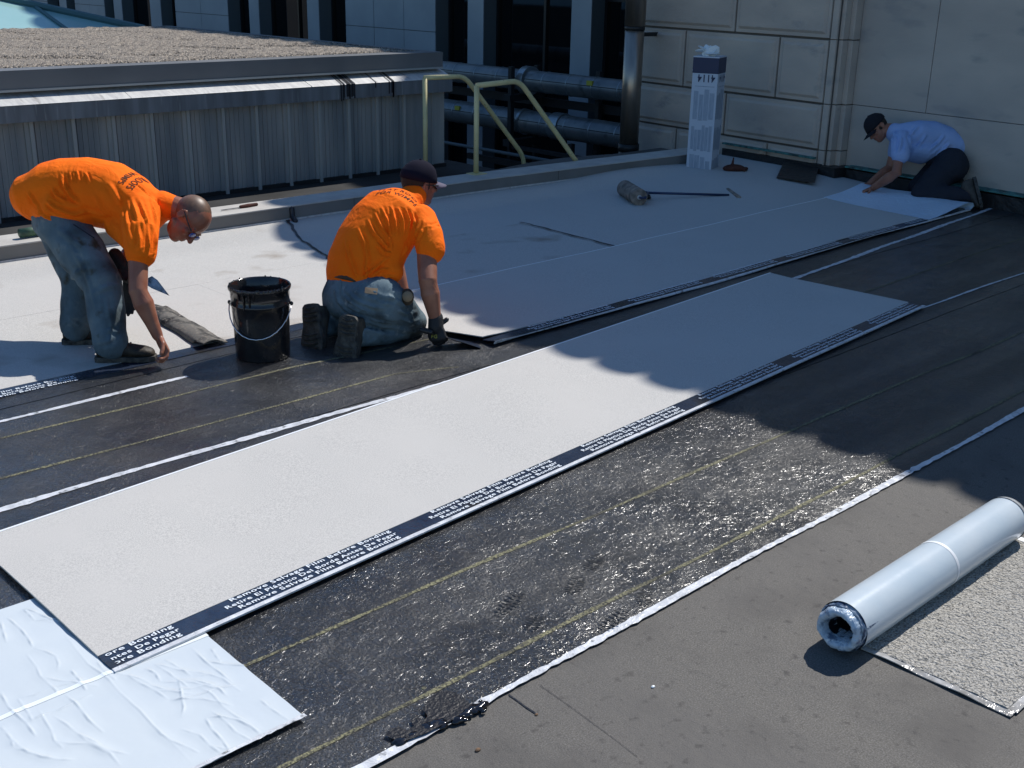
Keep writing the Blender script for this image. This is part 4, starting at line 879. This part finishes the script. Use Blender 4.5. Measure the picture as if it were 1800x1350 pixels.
def onshirt(me, text, size, o_px, ex, ey, depth_dir, m, parent, name, sx=1.0, arc=0):
    """lettering laid on the cloth: flat text projected on the garment surface"""
    v, n = vn(me); bv = BVHTree.FromPolygons([tuple(p) for p in v], [tuple(p.vertices) for p in me.polygons])
    vs, fs = textmesh(text, size, (0, 0, 0), (1, 0, 0), (0, 1, 0), .0006, 1, 'CENTER')
    bm = bmesh.new(); vv = [bm.verts.new(p) for p in vs]
    for f in fs:
        try: bm.faces.new([vv[i] for i in f])
        except ValueError: pass
    bmesh.ops.triangulate(bm, faces=bm.faces[:]); bmesh.ops.subdivide_edges(bm, edges=[e_ for e_ in bm.edges if e_.calc_length() > .008], cuts=1); bmesh.ops.triangulate(bm, faces=bm.faces[:])
    out = []
    for q in bm.verts:
        p = o_px+ex*q.co.x*sx+ey*(q.co.y-arc*q.co.x**2); st = Vector(p-depth_dir*.5); h = bv.ray_cast(st, Vector(depth_dir)); out.append(np.array(h[0])+np.array(h[1])*.0018 if h[0] is not None else None)
    bm.verts.ensure_lookup_table(); bm.verts.index_update()
    fs = [tuple(q.index for q in f.verts) for f in bm.faces if all(out[q.index] is not None for q in f.verts)]; bm.free()
    fs = [f for f in fs if max(np.linalg.norm(out[f[0]]-out[i]) for i in f) < .03]
    b = B().add([o_ if o_ is not None else (0, 0, 0) for o_ in out], fs)
    me2 = bpy.data.meshes.new(name); me2.from_pydata(b.v, [], b.f); me2.update()
    bm = bmesh.new(); bm.from_mesh(me2); bmesh.ops.delete(bm, geom=[q for q in bm.verts if not q.link_faces], context='VERTS'); bm.to_mesh(me2); bm.free()
    return link(name, me2, m, parent)
def capcloth(b, g, f, u, r, s=1.0):
    """crown shell of a baseball cap"""
    c = g(-.012, .035, 0); vs = []; n = 28; mm = 9
    for i in range(mm):
        t = i/(mm-1)*math.pi*.52
        for j in range(n):
            a = 2*math.pi*j/n; k = 1+.014*math.cos(6*a)*math.sin(t); vs.append(c+(f*.106*math.sin(t)*math.cos(a)+r*.087*math.sin(t)*math.sin(a))*s*k+u*(.098*math.cos(t)+(-.010*math.cos(a) if i > 5 else 0))*s)
    fs = [(i*n+j, i*n+(j+1) % n, (i+1)*n+(j+1) % n, (i+1)*n+j) for i in range(mm-1) for j in range(n)]; b.add(vs, fs); b.ell(c+u*.1*s, [f*.006, r*.006, u*.004], 8, 6)
def brim(b, g, f, u, r, s=1.0, L=.075, drop=.02):
    vs = []; n = 13
    for k in range(4):
        t = k/3
        for j in range(n):
            a = (j/(n-1)-.5)*2; x = .078*math.cos(a*1.05)+.012+L*t*math.sqrt(max(0, 1-abs(a)**3*.9)); vs.append(g(x, .024-drop*t-.014*a*a, .076*math.sin(a*1.15)*(1-.06*t)))
    N = len(vs); fs = [(k*n+j, k*n+j+1, (k+1)*n+j+1, (k+1)*n+j) for k in range(3) for j in range(n-1)]
    b.add(vs, fs); 
def thicken(o, t):
    s = o.modifiers.new('t', 'SOLIDIFY'); s.thickness = t; s.offset = 0; return o

# ------------------------------------------------ person 1: bending worker, left
p1 = empty('person', G(190, 625), 'bald man in orange T-shirt and stained jeans bending over at the left', 'person')
d0 = 5.90
nf, ff = 5.80, 6.02
gheel, gtoe = G(170, 634, .014), G(262, 632, .014)
fheel = G(112, 603, .014); ftoe = fheel+nrmz(gtoe-gheel)*.28
L = np.linalg.norm(gtoe-gheel)
fdir = nrmz(gtoe-gheel); gtoe = gheel+fdir*.285
ankN = gheel+fdir*.075+UZ*.10; ankF = fheel+fdir*.075+UZ*.10
hipN, hipF = P(110, 394, 5.87), P(102, 388, 6.03); kneeN, kneeF = P(180, 500, 5.76), P(140, 492, 5.98)
b = B()
b.cap([lerp(hipN, hipF, -.05), lerp(hipN, hipF, 1.05)], [.125, .125], 20, [.13, .13], up=UZ)
b.cap([P(80, 352, 5.94), P(104, 376, 5.94)], [.115, .125], 20, [.14, .15], up=CU)
for h_, k_, a_, k2 in ((hipN, kneeN, ankN, 1), (hipF, kneeF, ankF, .95)):
    b.cap([h_, lerp(h_, k_, .5), k_, lerp(k_, a_, .5), lerp(k_, a_, .92)], [.116*k2, .122*k2, .098*k2, .088*k2, .082*k2], 20)
    b.cap([lerp(k_, a_, .86), lerp(k_, a_, 1.02)+UZ*.0], [.084, .088], 18)
me = remesh(b, .009, 5)
v, n = vn(me); setv(me, v+n*(.006*vnoise(v, 34, 4))[:, None])
creases(me, [([(118, 500), (135, 480), (160, 470)], .010, .012), ([(120, 560), (140, 575), (158, 580)], .010, .010), ([(160, 590), (185, 580), (212, 585)], .011, .009), ([(165, 605), (190, 600), (214, 570)], .010, .009), ([(100, 400), (150, 440), (200, 450)], .008, .014), ([(160, 520), (185, 505), (212, 500)], .009, .012), ([(120, 420), (150, 480), (172, 560)], .007, .010), ([(185, 520), (195, 570), (190, 600)], .006, .008)])
link('jeans', me, M['jeans'], p1, True)
B().cap([P(130, 395, 5.70), P(165, 418, 5.70)], .004, 6).put('pocket_seam', M['darkpants'], p1, True)
for h_, t_ in ((gheel, gtoe), (fheel, ftoe)):
    ub, sb = B(), B(); shoe(ub, sb, h_, t_, UZ); me = remesh(ub, .006, 4); o = link('boot', me, M['boot'], p1, True); sb.put('sole', M['sole'], o, bevel=.003)
    bl = B(); dd = nrmz(t_-h_); ss = np.cross(dd, UZ)
    for k in range(4): c_ = h_+dd*(.125+.022*k)+UZ*(.118-.017*k); bl.cap([c_-ss*.02, c_+UZ*.006, c_+ss*.02], .0035, 6)
    bl.put('laces', M['handle'], o, True)
# body: torso core, neck, head, arms, hands
b = B()
neck0, neck1 = P(280, 356, 5.92), P(316, 368, 5.90); hc = P(330, 387, 5.88)
b.cap([P(95, 350, 5.94), P(170, 330, 5.94), P(235, 360, 5.93), neck0], [.08, .09, .09, .058], 18)
b.cap([neck0, lerp(neck0, neck1, .6), neck1], [.064, .060, .062], 16)
face1 = nrmz(-CU*.90+CR*.38-CF*.12); up1 = nrmz(CR*.92+CU*.30)
g1, f1, u1h, r1h = head(b, hc-u1h_off if False else hc, face1, up1, 1.03)
shN, elN, wrN = P(243, 392, 5.70), P(243, 512, 5.62), P(277, 590, 5.66)
b.cap([shN, lerp(shN, elN, .35), lerp(shN, elN, .7), elN, lerp(elN, wrN, .28), lerp(elN, wrN, .7), wrN], [.045, .050, .047, .045, .050, .034, .027], 18)
hand(b, wrN, nrmz(CR*.42-CU*.88+CF*.12), nrmz(-CR*.75-CU*.3-CF*.55), 1.0, -1, 1.12)
shF, elF, wrF = P(240, 400, 6.12), P(222, 452, 6.22), P(216, 470, 6.02)
wrF = P(212, 462, 5.98)
b.cap([shF, lerp(shF, elF, .6), elF, lerp(elF, wrF, .4), wrF], [.045, .046, .043, .042, .028], 16)
hand(b, wrF, nrmz(CR*.55-CU*.8), nrmz(CR*.4+CU*.3-CF*.8), 1.0, 1, 1.0)
me = remesh(b, .0045, 3); link('body', me, M['skin'], p1, True)
# shirt
b = B()
spn = [(66, 346), (88, 342), (115, 338), (155, 336), (200, 345), (240, 362), (268, 366), (288, 362)]
hh = [.128, .158, .172, .172, .175, .152, .118, .075]; wd = [.165, .185, .195, .205, .215, .215, .165, .085]
b.cap([P(x, y, 5.92) for x, y in spn], hh, 28, wd, up=CU)
b.cap([P(58, 334, 5.94), P(95, 354, 5.94), P(145, 362, 5.93)], [.07, .128, .10], 20, [.155, .20, .18], up=CU)
b.cap([P(246, 372, 5.80), P(247, 410, 5.69), P(247, 446, 5.665)], [.098, .088, .080], 20, [.10, .088, .076])
b.cap([P(215, 395, 5.84), P(228, 425, 5.76)], [.09, .05], 16)
b.cap([P(246, 372, 6.02), P(238, 420, 6.14)], [.085, .075], 18)
b.cap([P(284, 362, 5.91), P(300, 364, 5.905)], [.080, .068], 20)
b.cap([P(78, 352, 5.88), P(105, 366, 5.84), P(140, 366, 5.83)], [.10, .125, .10], 20)
me = remesh(b, .0065, 7)
v, n = vn(me); setv(me, v+n*(.003*vnoise(v, 26, 9))[:, None])
F1 = [([(262, 345), (272, 375), (274, 420), (268, 455)], .012, .009), ([(272, 348), (283, 380), (284, 410)], .010, .007), ([(245, 350), (258, 385), (262, 430), (258, 455)], .011, .009), ([(228, 340), (240, 375), (246, 420), (242, 440)], .012, .011), ([(215, 355), (225, 395), (230, 425)], .010, .010),
      ([(108, 305), (112, 325), (125, 345), (142, 358)], .014, .009), ([(92, 330), (100, 345), (118, 356)], .012, .009), ([(135, 300), (140, 320)], .009, .007), ([(150, 303), (158, 322)], .008, .007), ([(122, 303), (128, 322)], .009, .006),
      ([(80, 352), (95, 365), (120, 375), (142, 378)], .014, .010), ([(60, 365), (80, 382), (110, 392), (150, 392)], .011, .010), ([(165, 340), (180, 370), (200, 392)], .008, .014), ([(190, 320), (208, 350), (214, 385)], .008, .014), ([(120, 380), (150, 372), (180, 378), (205, 402)], .010, .012), ([(238, 320), (255, 335), (270, 350)], .006, .008),
      ([(48, 335), (60, 355), (75, 380)], .009, .010)]
creases(me, [(a, c*1.15, d*.75) for a, c, d in F1]); sh1 = link('shirt', me, M['orange'], p1, True)
ddir = nrmz(P(240, 330, 5)-C0)
exT = nrmz(-CU*.93-CR*.28+CF*.05)
t_up = nrmz(CR*.93-CU*.28)
onshirt(me, 'FOR WIMPS', .040, P(237, 316, 5.9), exT, t_up, nrmz(CF-CU*.25), M['ink'], sh1, 'lettering', .85)
onshirt(me, 'FLAT ROOFS', .040, P(252, 321, 5.9), exT, t_up, nrmz(CF-CU*.25), M['ink'], sh1, 'lettering', .85)
# shaved hair
b = B(); b.ell(g1(-.020, .037, 0), [f1*.0945*1.03, r1h*.0775*1.03, u1h*.0885*1.03], 26, 18); b.put('shaved_hair', M['stubble'], p1, True)
# sunglasses
b = B(); g = g1
for e_ in (-1, 1): b.ell(g(.092, .000, .032*e_), [f1*.007, r1h*.027, u1h*.018], 14, 8)
gl = b.put('sunglasses', M['lensb'], p1, True)
b = B()
for e_ in (-1, 1): b.cap([g(.080, .008, .060*e_), g(.04, .012, .079*e_), g(-.025, .018, .084*e_)], .0035, 6)
b.cap([g(.098, .005, -.008), g(.098, .005, .008)], .003, 6); b.put('frame', M['handle'], gl, True)
# dark glove on the far hand, trowel, dangling second glove
b = B(); hand(b, wrF, nrmz(CR*.55-CU*.8), nrmz(CR*.4+CU*.3-CF*.8), 1.0, 1, 1.25); b.cap([wrF-nrmz(CR*.55-CU*.8)*.05, wrF+nrmz(CR*.55-CU*.8)*.02], [.036, .034], 12)
link('glove', remesh(b, .004, 2), M['glove'], p1, True)
hk = wrF+nrmz(CR*.55-CU*.8)*.085
e = empty('trowel', hk, 'pointed steel trowel in the bending worker gloved hand', 'trowel')
tdir = nrmz(P(298, 520, 5.95)-hk)
B().cap([hk-tdir*.05, hk, hk+tdir*.05], [.013, .016, .012], 12).put('handle', M['handle'], e, True)
B().tube([hk+tdir*.05, hk+tdir*.09+CU*.01, hk+tdir*.12], .005, 8).put('shank', M['steel'], e, True)
tip = P(298, 520, 5.95); bs = P(256, 490, 5.95); sd_ = nrmz(np.cross(tip-bs, CF)); 
b = B(); lf = [bs-sd_*.004, bs+(tip-bs)*.12+sd_*.030, bs+(tip-bs)*.35+sd_*.030, tip, bs+(tip-bs)*.35-sd_*.022, bs+(tip-bs)*.12-sd_*.022]; b.add(lf+[q+CF*.002 for q in lf], [(0, 1, 2, 3, 4, 5), (11, 10, 9, 8, 7, 6)]+[(i, (i+1) % 6, 6+(i+1) % 6, 6+i) for i in range(6)]); b.put('blade', M['steel'], e)
b = B(); q = P(226, 498, 5.99); hand(b, q, nrmz(-CU*.97+CR*.08), -CF, .18, 1, 1.15, .3); b.cap([q+CU*.03, q-CU*.02], .03, 10)
tag(link('work_glove', remesh(b, .004, 2), M['glove'], None, True), 'black glove dangling from the bending worker trowel hand', 'glove')

# ------------------------------------------------ person 2: kneeling worker, centre
p2 = empty('person', G(660, 615), 'man in orange T-shirt and navy cap kneeling right of the bucket, back to the viewer', 'person')
b = B()
hipR, hipL = P(668, 532, 6.02), P(612, 520, 6.14); kneeR = P(722, 580, 6.24); kneeL = P(684, 560, 6.62)
kneeR[2] = .075; kneeL[2] = .075
ankR = P(628, 588, 5.97); ankL = P(575, 572, 6.13)
b.cap([lerp(hipL, hipR, 0), lerp(hipL, hipR, 1.0)], [.140, .140], 24, [.145, .145], up=UZ)
b.cap([P(634, 490, 6.10), P(645, 520, 6.10)], [.160, .17], 22, [.125, .14], up=RH)
b.cap([hipR, lerp(hipR, kneeR, .5)+UZ*.02, kneeR], [.130, .118, .085], 20)
b.cap([hipL, lerp(hipL, kneeL, .5), kneeL], [.125, .115, .085], 20)
b.cap([kneeR, lerp(kneeR, ankR, .5), ankR], [.080, .085, .068], 20)
b.cap([kneeL, lerp(kneeL, ankL, .5), ankL], [.080, .08, .066], 20)
me = remesh(b, .009, 5); v, n = vn(me); setv(me, v+n*(.006*vnoise(v, 36, 14))[:, None])
creases(me, [([(700, 545), (715, 552), (735, 548)], .012, .008), ([(705, 560), (720, 566), (738, 562)], .012, .008), ([(640, 560), (690, 575), (740, 585)], .009, .012), ([(600, 520), (640, 545), (690, 550)], .010, .012), ([(625, 570), (640, 590), (640, 605)], .011, .008), ([(655, 575), (660, 600)], .008, .008), ([(590, 505), (595, 530), (610, 545)], .008, .010), ([(680, 520), (700, 530), (720, 545)], .010, .009)])
creases(me, [([(626, 572), (650, 574), (690, 582), (736, 592)], -.022, .012), ([(610, 512), (630, 530), (660, 540), (700, 545)], .012, .010), ([(600, 530), (625, 545), (655, 553)], .010, .008), ([(650, 560), (672, 566), (700, 568)], .010, .007), ([(668, 590), (676, 602)], .009, .007), ([(690, 592), (698, 604)], .009, .007), ([(640, 580), (650, 604)], .010, .008), ([(712, 535), (726, 560), (730, 575)], .008, .007), ([(600, 545), (618, 556), (632, 574)], -.014, .010), ([(645, 515), (672, 528), (700, 530)], -.010, .010)])
jn2 = link('jeans', me, M['jeansb'], p2, True)
bv_ = BVHTree.FromPolygons([tuple(p) for p in vn(me)[0]], [tuple(p.vertices) for p in me.polygons])
def patchon(pts, off, name, m):
    g_ = []
    for q_ in pts:
        h_ = bv_.ray_cast(Vector(C0), Vector(D(*q_)).normalized())
        if h_[0] is None: return
        g_.append(np.array(h_[0])-CF*off)
    flatmesh(name, B().add(g_+[x_+CF*off*2 for x_ in g_], [(0, 1, 2, 3), (7, 6, 5, 4), (0, 4, 5, 1), (1, 5, 6, 2), (2, 6, 7, 3), (3, 7, 4, 0)]), m, jn2)
patchon([(642, 505), (664, 507), (663, 518), (641, 515)], .004, 'label_patch', M['patch'])
patchon([(597, 492), (600, 492), (600, 508), (597, 508)], .004, 'belt_loop', M['jeansb'])
patchon([(622, 497), (625, 497), (626, 514), (623, 514)], .004, 'belt_loop', M['jeansb'])
# belt: ring of the waist
b = B(); b.tube([P(640, 494, 6.11), P(638, 502, 6.11)], [.167, .169], 40, [.142, .144], up=RH, caps=False); thicken(b.put('belt', M['belt'], p2, True), .006)
# tape holder on the hip
b = B(); tq = P(716, 522, 5.98); b.ell(tq, [CR*.035, CU*.045, CF*.03], 14, 10); tm = b.put('tape_holder', M['belt'], p2, True)
b = B(); b.tube([tq-CF*.028-CU*.0+CR*.004, tq-CF*.034+CR*.004], [.028, .026], 18); b.put('tape_face', M['patch'], tm, True)
# boots: soles face the viewer's left
for heelpx, toepx, dh, dt in (((612, 556), (606, 628), 5.86, 5.90), ((545, 535), (548, 617), 6.02, 6.03)):
    he = P(*heelpx, dh); to = P(*toepx, dt); to[2] = max(to[2], .03); updir = nrmz(RH*.42+FH*.90)
    ub, sb = B(), B(); to = he+nrmz(to-he)*.265; shoe(ub, sb, he, to, updir, 1.32); me = remesh(ub, .006, 4); o = link('boot', me, M['bootb'], p2, True); sb.put('sole', M['sole'], o, bevel=.006)
    tb = B(); dd = nrmz(to-he); ss = np.cross(dd, updir); Ls = np.linalg.norm(to-he)
    for k in range(11):
        if k in (4, 5): continue
        c_ = he+dd*Ls*(.06+.088*k)-updir*.003; w2 = .040 if 0 < k < 10 else .026
        tb.cap([c_-ss*w2, c_+dd*.006, c_+ss*w2], .006, 6)
    tb.put('tread', M['bootb'], o)
# body
b = B()
nb, nt_ = P(718, 352, 6.26), P(733, 335, 6.30); hc2 = P(738, 325, 6.33)
b.cap([P(640, 500, 6.12), P(660, 435, 6.16), P(694, 385, 6.22), nb], [.08, .09, .09, .055], 18)
b.cap([nb, lerp(nb, nt_, .6), nt_], [.062, .058, .060], 16)
face2 = nrmz(RH*.78+FH*.60-UZ*.10); up2 = nrmz(UZ+RH*.06)
g2, f2, u2h, r2h = head(b, hc2, face2, up2, 1.0)
shR, elR, wrR = P(748, 400, 6.12), P(752, 494, 5.98), P(766, 566, 6.04)
b.cap([shR, lerp(shR, elR, .4), lerp(shR, elR, .75), elR, lerp(elR, wrR, .3), lerp(elR, wrR, .7), wrR], [.045, .052, .052, .049, .051, .038, .030], 18)
hand(b, wrR, nrmz(-CU*.9+CR*.12), nrmz(CF*.8+CR*.3), 1.25, -1, 1.0)
shL, elL, wrL = P(672, 385, 6.42), P(690, 450, 6.60), P(712, 520, 6.60)
b.cap([shL, lerp(shL, elL, .5), elL, lerp(elL, wrL, .3), wrL], [.045, .048, .047, .048, .029], 16)
hand(b, wrL, nrmz(-CU+CR*.3), nrmz(-CF), .6, 1)
link('body', remesh(b, .0045, 3), M['skin2'], p2, True)
# glove on right hand
b = B(); hand(b, wrR+CU*.0, nrmz(-CU*.9+CR*.12), nrmz(CF*.8+CR*.3), 1.25, -1, 1.35); b.cap([wrR+CU*.02, wrR-CU*.03], [.040, .042], 14)
me = remesh(b, .005, 3); gv = link('glove', me, M['glove'], p2, True)
onshirt(me, 'FG', .026, P(763, 594, 6), CR, CU, nrmz(CF), M['gy'], gv, 'printing')
b = B(); rg = P(763, 592, 5.93); vs = []
# knife in the fist
e = empty('seam_knife', wrR, 'black handled seam knife held in the kneeling worker gloved fist', 'knife')
B().cap([P(741, 580, 6.0), P(757, 584, 6.0)], .014, 10).cap([P(774, 570, 6.06), P(785, 562, 6.06)], .013, 10).put('handle', M['handle'], e, True)
# shirt
b = B()
spn = [(636, 484), (641, 462), (654, 430), (674, 398), (694, 375), (710, 360), (720, 353)]; dd_ = [6.11, 6.12, 6.14, 6.17, 6.21, 6.24, 6.26]
wr_ = [.205, .212, .215, .215, .200, .130, .080]; dr = [.150, .160, .160, .160, .150, .110, .075]
lat = nrmz(CR*.92+CU*.0-CF*.38)
b.cap([P(x, y, d_) for (x, y), d_ in zip(spn, dd_)], wr_, 30, dr, up=lat)
b.cap([P(655, 488, 6.07), P(690, 478, 6.04)], [.08, .06], 16)
b.cap([P(738, 388, 6.15), P(752, 415, 6.07), P(757, 438, 6.05)], [.092, .082, .078], 20)
b.cap([P(668, 378, 6.34), P(672, 410, 6.44)], [.085, .075], 18)
b.cap([P(716, 356, 6.26), P(728, 344, 6.285)], [.080, .070], 18)
me = remesh(b, .0065, 7); v, n = vn(me); setv(me, v+n*(.003*vnoise(v, 26, 19))[:, None])
q = lambda x, y: (480+x/3.376, 260+y/3.376)
F2 = [[(600, 380), (640, 460), (690, 540), (710, 620)], [(640, 350), (680, 430), (700, 530)], [(700, 340), (720, 420), (740, 520)], [(740, 350), (770, 430), (775, 520)], [(780, 350), (810, 430), (800, 500)], [(820, 370), (840, 440), (830, 480)], [(560, 420), (600, 500), (650, 560), (700, 610)], [(500, 470), (545, 560), (560, 650), (550, 740)], [(430, 540), (450, 640), (490, 740), (500, 770)],
      [(520, 780), (600, 720), (700, 640)], [(590, 760), (640, 720), (690, 720)], [(630, 790), (690, 760), (740, 765)], [(540, 700), (560, 740), (545, 780)], [(610, 560), (660, 620), (710, 625)], [(900, 430), (880, 500), (850, 560), (840, 610)], [(930, 470), (985, 455)], [(870, 420), (850, 500), (790, 600), (760, 700)]]
creases(me, [([q(*a) for a in pl], .012, .0062) for pl in F2]); sh2 = link('shirt', me, M['orange'], p2, True)
exT = nrmz(CR*.93-CU*.34); 
onshirt(me, 'FLAT ROOFS', .040, P(706, 348, 6.15), exT, nrmz(FH*.9+RH*.35), nrmz(CF*.35-UZ*.95), M['ink'], sh2, 'lettering', 1.0, 1.2)
onshirt(me, 'FOR WIMPS', .040, P(697, 357, 6.12), exT, nrmz(FH*.9+RH*.35), nrmz(CF*.35-UZ*.95), M['ink'], sh2, 'lettering', 1.0, 1.2)
# hair, cap, glasses
b = B(); b.ell(g2(-.022, .028, 0), [f2*.092, r2h*.0805, u2h*.088], 20, 14); b.ell(g2(-.045, -.02, 0), [f2*.055, r2h*.062, u2h*.06], 16, 10); link('hair', remesh(b, .006, 2), M['hair'], p2, True)
b = B(); capcloth(b, g2, f2, u2h, r2h, 1.02); cp = thicken(b.put('cap', M['cap_navy'], p2, True), .004)
b = B(); brim(b, g2, f2, u2h, r2h, L=.075); thicken(b.put('brim', M['brim'], cp, True), .003)
b = B()
for e_ in (-1, 1): b.ell(g2(.090, .002, .032*e_), [f2*.007, r2h*.027, u2h*.017], 14, 8)
gl = b.put('sunglasses', M['lens'], p2, True); b = B()
for e_ in (-1, 1): b.cap([g2(.080, .008, .060*e_), g2(.04, .012, .079*e_), g2(-.02, .016, .084*e_)], .0035, 6)
b.put('frame', M['handle'], gl, True)

# ------------------------------------------------ person 3: worker in the shade by the wall
p3 = empty('person', G(1640, 350), 'man in pale blue T-shirt and dark cap crawling in the shade by the stone wall', 'person')
b = B(); D3 = 10.35
hN, hF = P(1672, 292, 10.2), P(1668, 288, 10.45); kN = P(1617, 350, 10.15); kF = P(1612, 342, 10.5); kN[2] = .09; kF[2] = .09; aN = P(1706, 345, 10.0); aF = P(1700, 338, 10.3)
b.cap([lerp(hN, hF, -.1), lerp(hN, hF, 1.1)], [.16, .16], 20, [.15, .15]); 
for h_, k_, a_ in ((hN, kN, aN), (hF, kF, aF)): b.cap([h_, lerp(h_, k_, .5), k_], [.135, .120, .085], 18); b.cap([k_, lerp(k_, a_, .5), a_], [.085, .085, .065], 18)
b.cap([P(1650, 272, 10.32), P(1675, 285, 10.32)], [.14, .15], 18)
me = remesh(b, .011, 5); v, n = vn(me); setv(me, v+n*(.007*vnoise(v, 34, 24))[:, None]); link('trousers', me, M['darkpants'], p3, True)
for hx_, tx_, dh in (((1715, 312), (1727, 362), 9.97), ((1708, 305), (1718, 350), 10.28)):
    he = P(*hx_, dh); to = P(*tx_, dh-.04); ub, sb = B(), B(); to = he+nrmz(to-he)*.27; shoe(ub, sb, he, to, nrmz(-RH*.9+FH*.3)); o = link('boot', remesh(ub, .008, 3), M['bootb'], p3, True); sb.put('sole', M['sole'], o)
b = B(); n0, n1 = P(1566, 229, D3+.02), P(1553, 228, D3+.03); hc3 = P(1542, 226, D3+.04)
b.cap([P(1665, 262, D3), P(1615, 245, D3), P(1580, 240, D3), n0], [.08, .09, .09, .06], 16); b.cap([n0, n1], [.062, .058], 14)
face3 = nrmz(-CR*.72-CU*.66-CF*.18); up3 = nrmz(-CR*.45+CU*.85)
g3, f3, u3, r3 = head(b, hc3, face3, up3, 1.0)
s3, e3_, w3 = P(1583, 252, D3-.20), P(1576, 304, D3-.26), P(1535, 330, D3-.02)
b.cap([s3, lerp(s3, e3_, .5), e3_, lerp(e3_, w3, .3), w3], [.042, .052, .047, .047, .03], 16); hand(b, w3, nrmz(-CR*.9-CU*.35), nrmz(-CU), .8, 1, 1.05)
s4, e4_, w4 = P(1580, 250, D3+.24), P(1565, 295, D3+.30), P(1530, 322, D3+.24)
b.cap([s4, lerp(s4, e4_, .5), e4_, lerp(e4_, w4, .3), w4], [.042, .052, .047, .047, .03], 16); hand(b, w4, nrmz(-CR*.9-CU*.3), nrmz(-CU), .8, -1, 1.05)
link('body', remesh(b, .005, 3), M['skin2'], p3, True)
b = B()
spn = [(1677, 262), (1660, 253), (1635, 246), (1608, 243), (1588, 240), (1573, 233)]
b.cap([P(x, y, D3) for x, y in spn], [.12, .150, .165, .155, .13, .085], 26, [.18, .19, .20, .215, .19, .09], up=CU)
b.cap([P(1584, 246, D3-.14), P(1583, 262, D3-.22), P(1583, 272, D3-.24)], [.09, .082, .082], 18); b.cap([P(1582, 246, D3+.16), P(1576, 268, D3+.26)], [.09, .08], 18)
b.cap([P(1665, 262, D3), P(1620, 268, D3-.02), P(1600, 266, D3-.04)], [.08, .10, .08], 18, [.17, .18, .16], up=CU)
me = remesh(b, .009, 5); q = lambda x, y: (1460+x/5.627, 160+y/5.627)
creases(me, [([q(*a) for a in pl], .016, .012) for pl in [[(880, 340), (820, 400), (780, 470), (790, 560)], [(1190, 510), (1120, 580), (1030, 650)], [(1130, 430), (1060, 520), (960, 600)], [(700, 450), (690, 540), (660, 620)], [(950, 420), (900, 500), (850, 560)], [(620, 380), (640, 480), (630, 600)], [(1240, 560), (1150, 620), (1050, 660)]]])
link('shirt', me, M['bluetee'], p3, True)
b = B(); b.ell(g3(-.024, .020, 0), [f3*.088, r3*.0795, u3*.088], 18, 12); link('hair', remesh(b, .007, 2), M['hair'], p3, True)
b = B(); capcloth(b, g3, f3, u3, r3, 1.03); M['capdark'] = mat('dark cap cloth', (.014, .014, .02), .85, .2); cp = thicken(b.put('cap', M['capdark'], p3, True), .004)
b = B(); brim(b, g3, f3, u3, r3, L=.078); thicken(b.put('brim', M['capdark'], cp, True), .003)
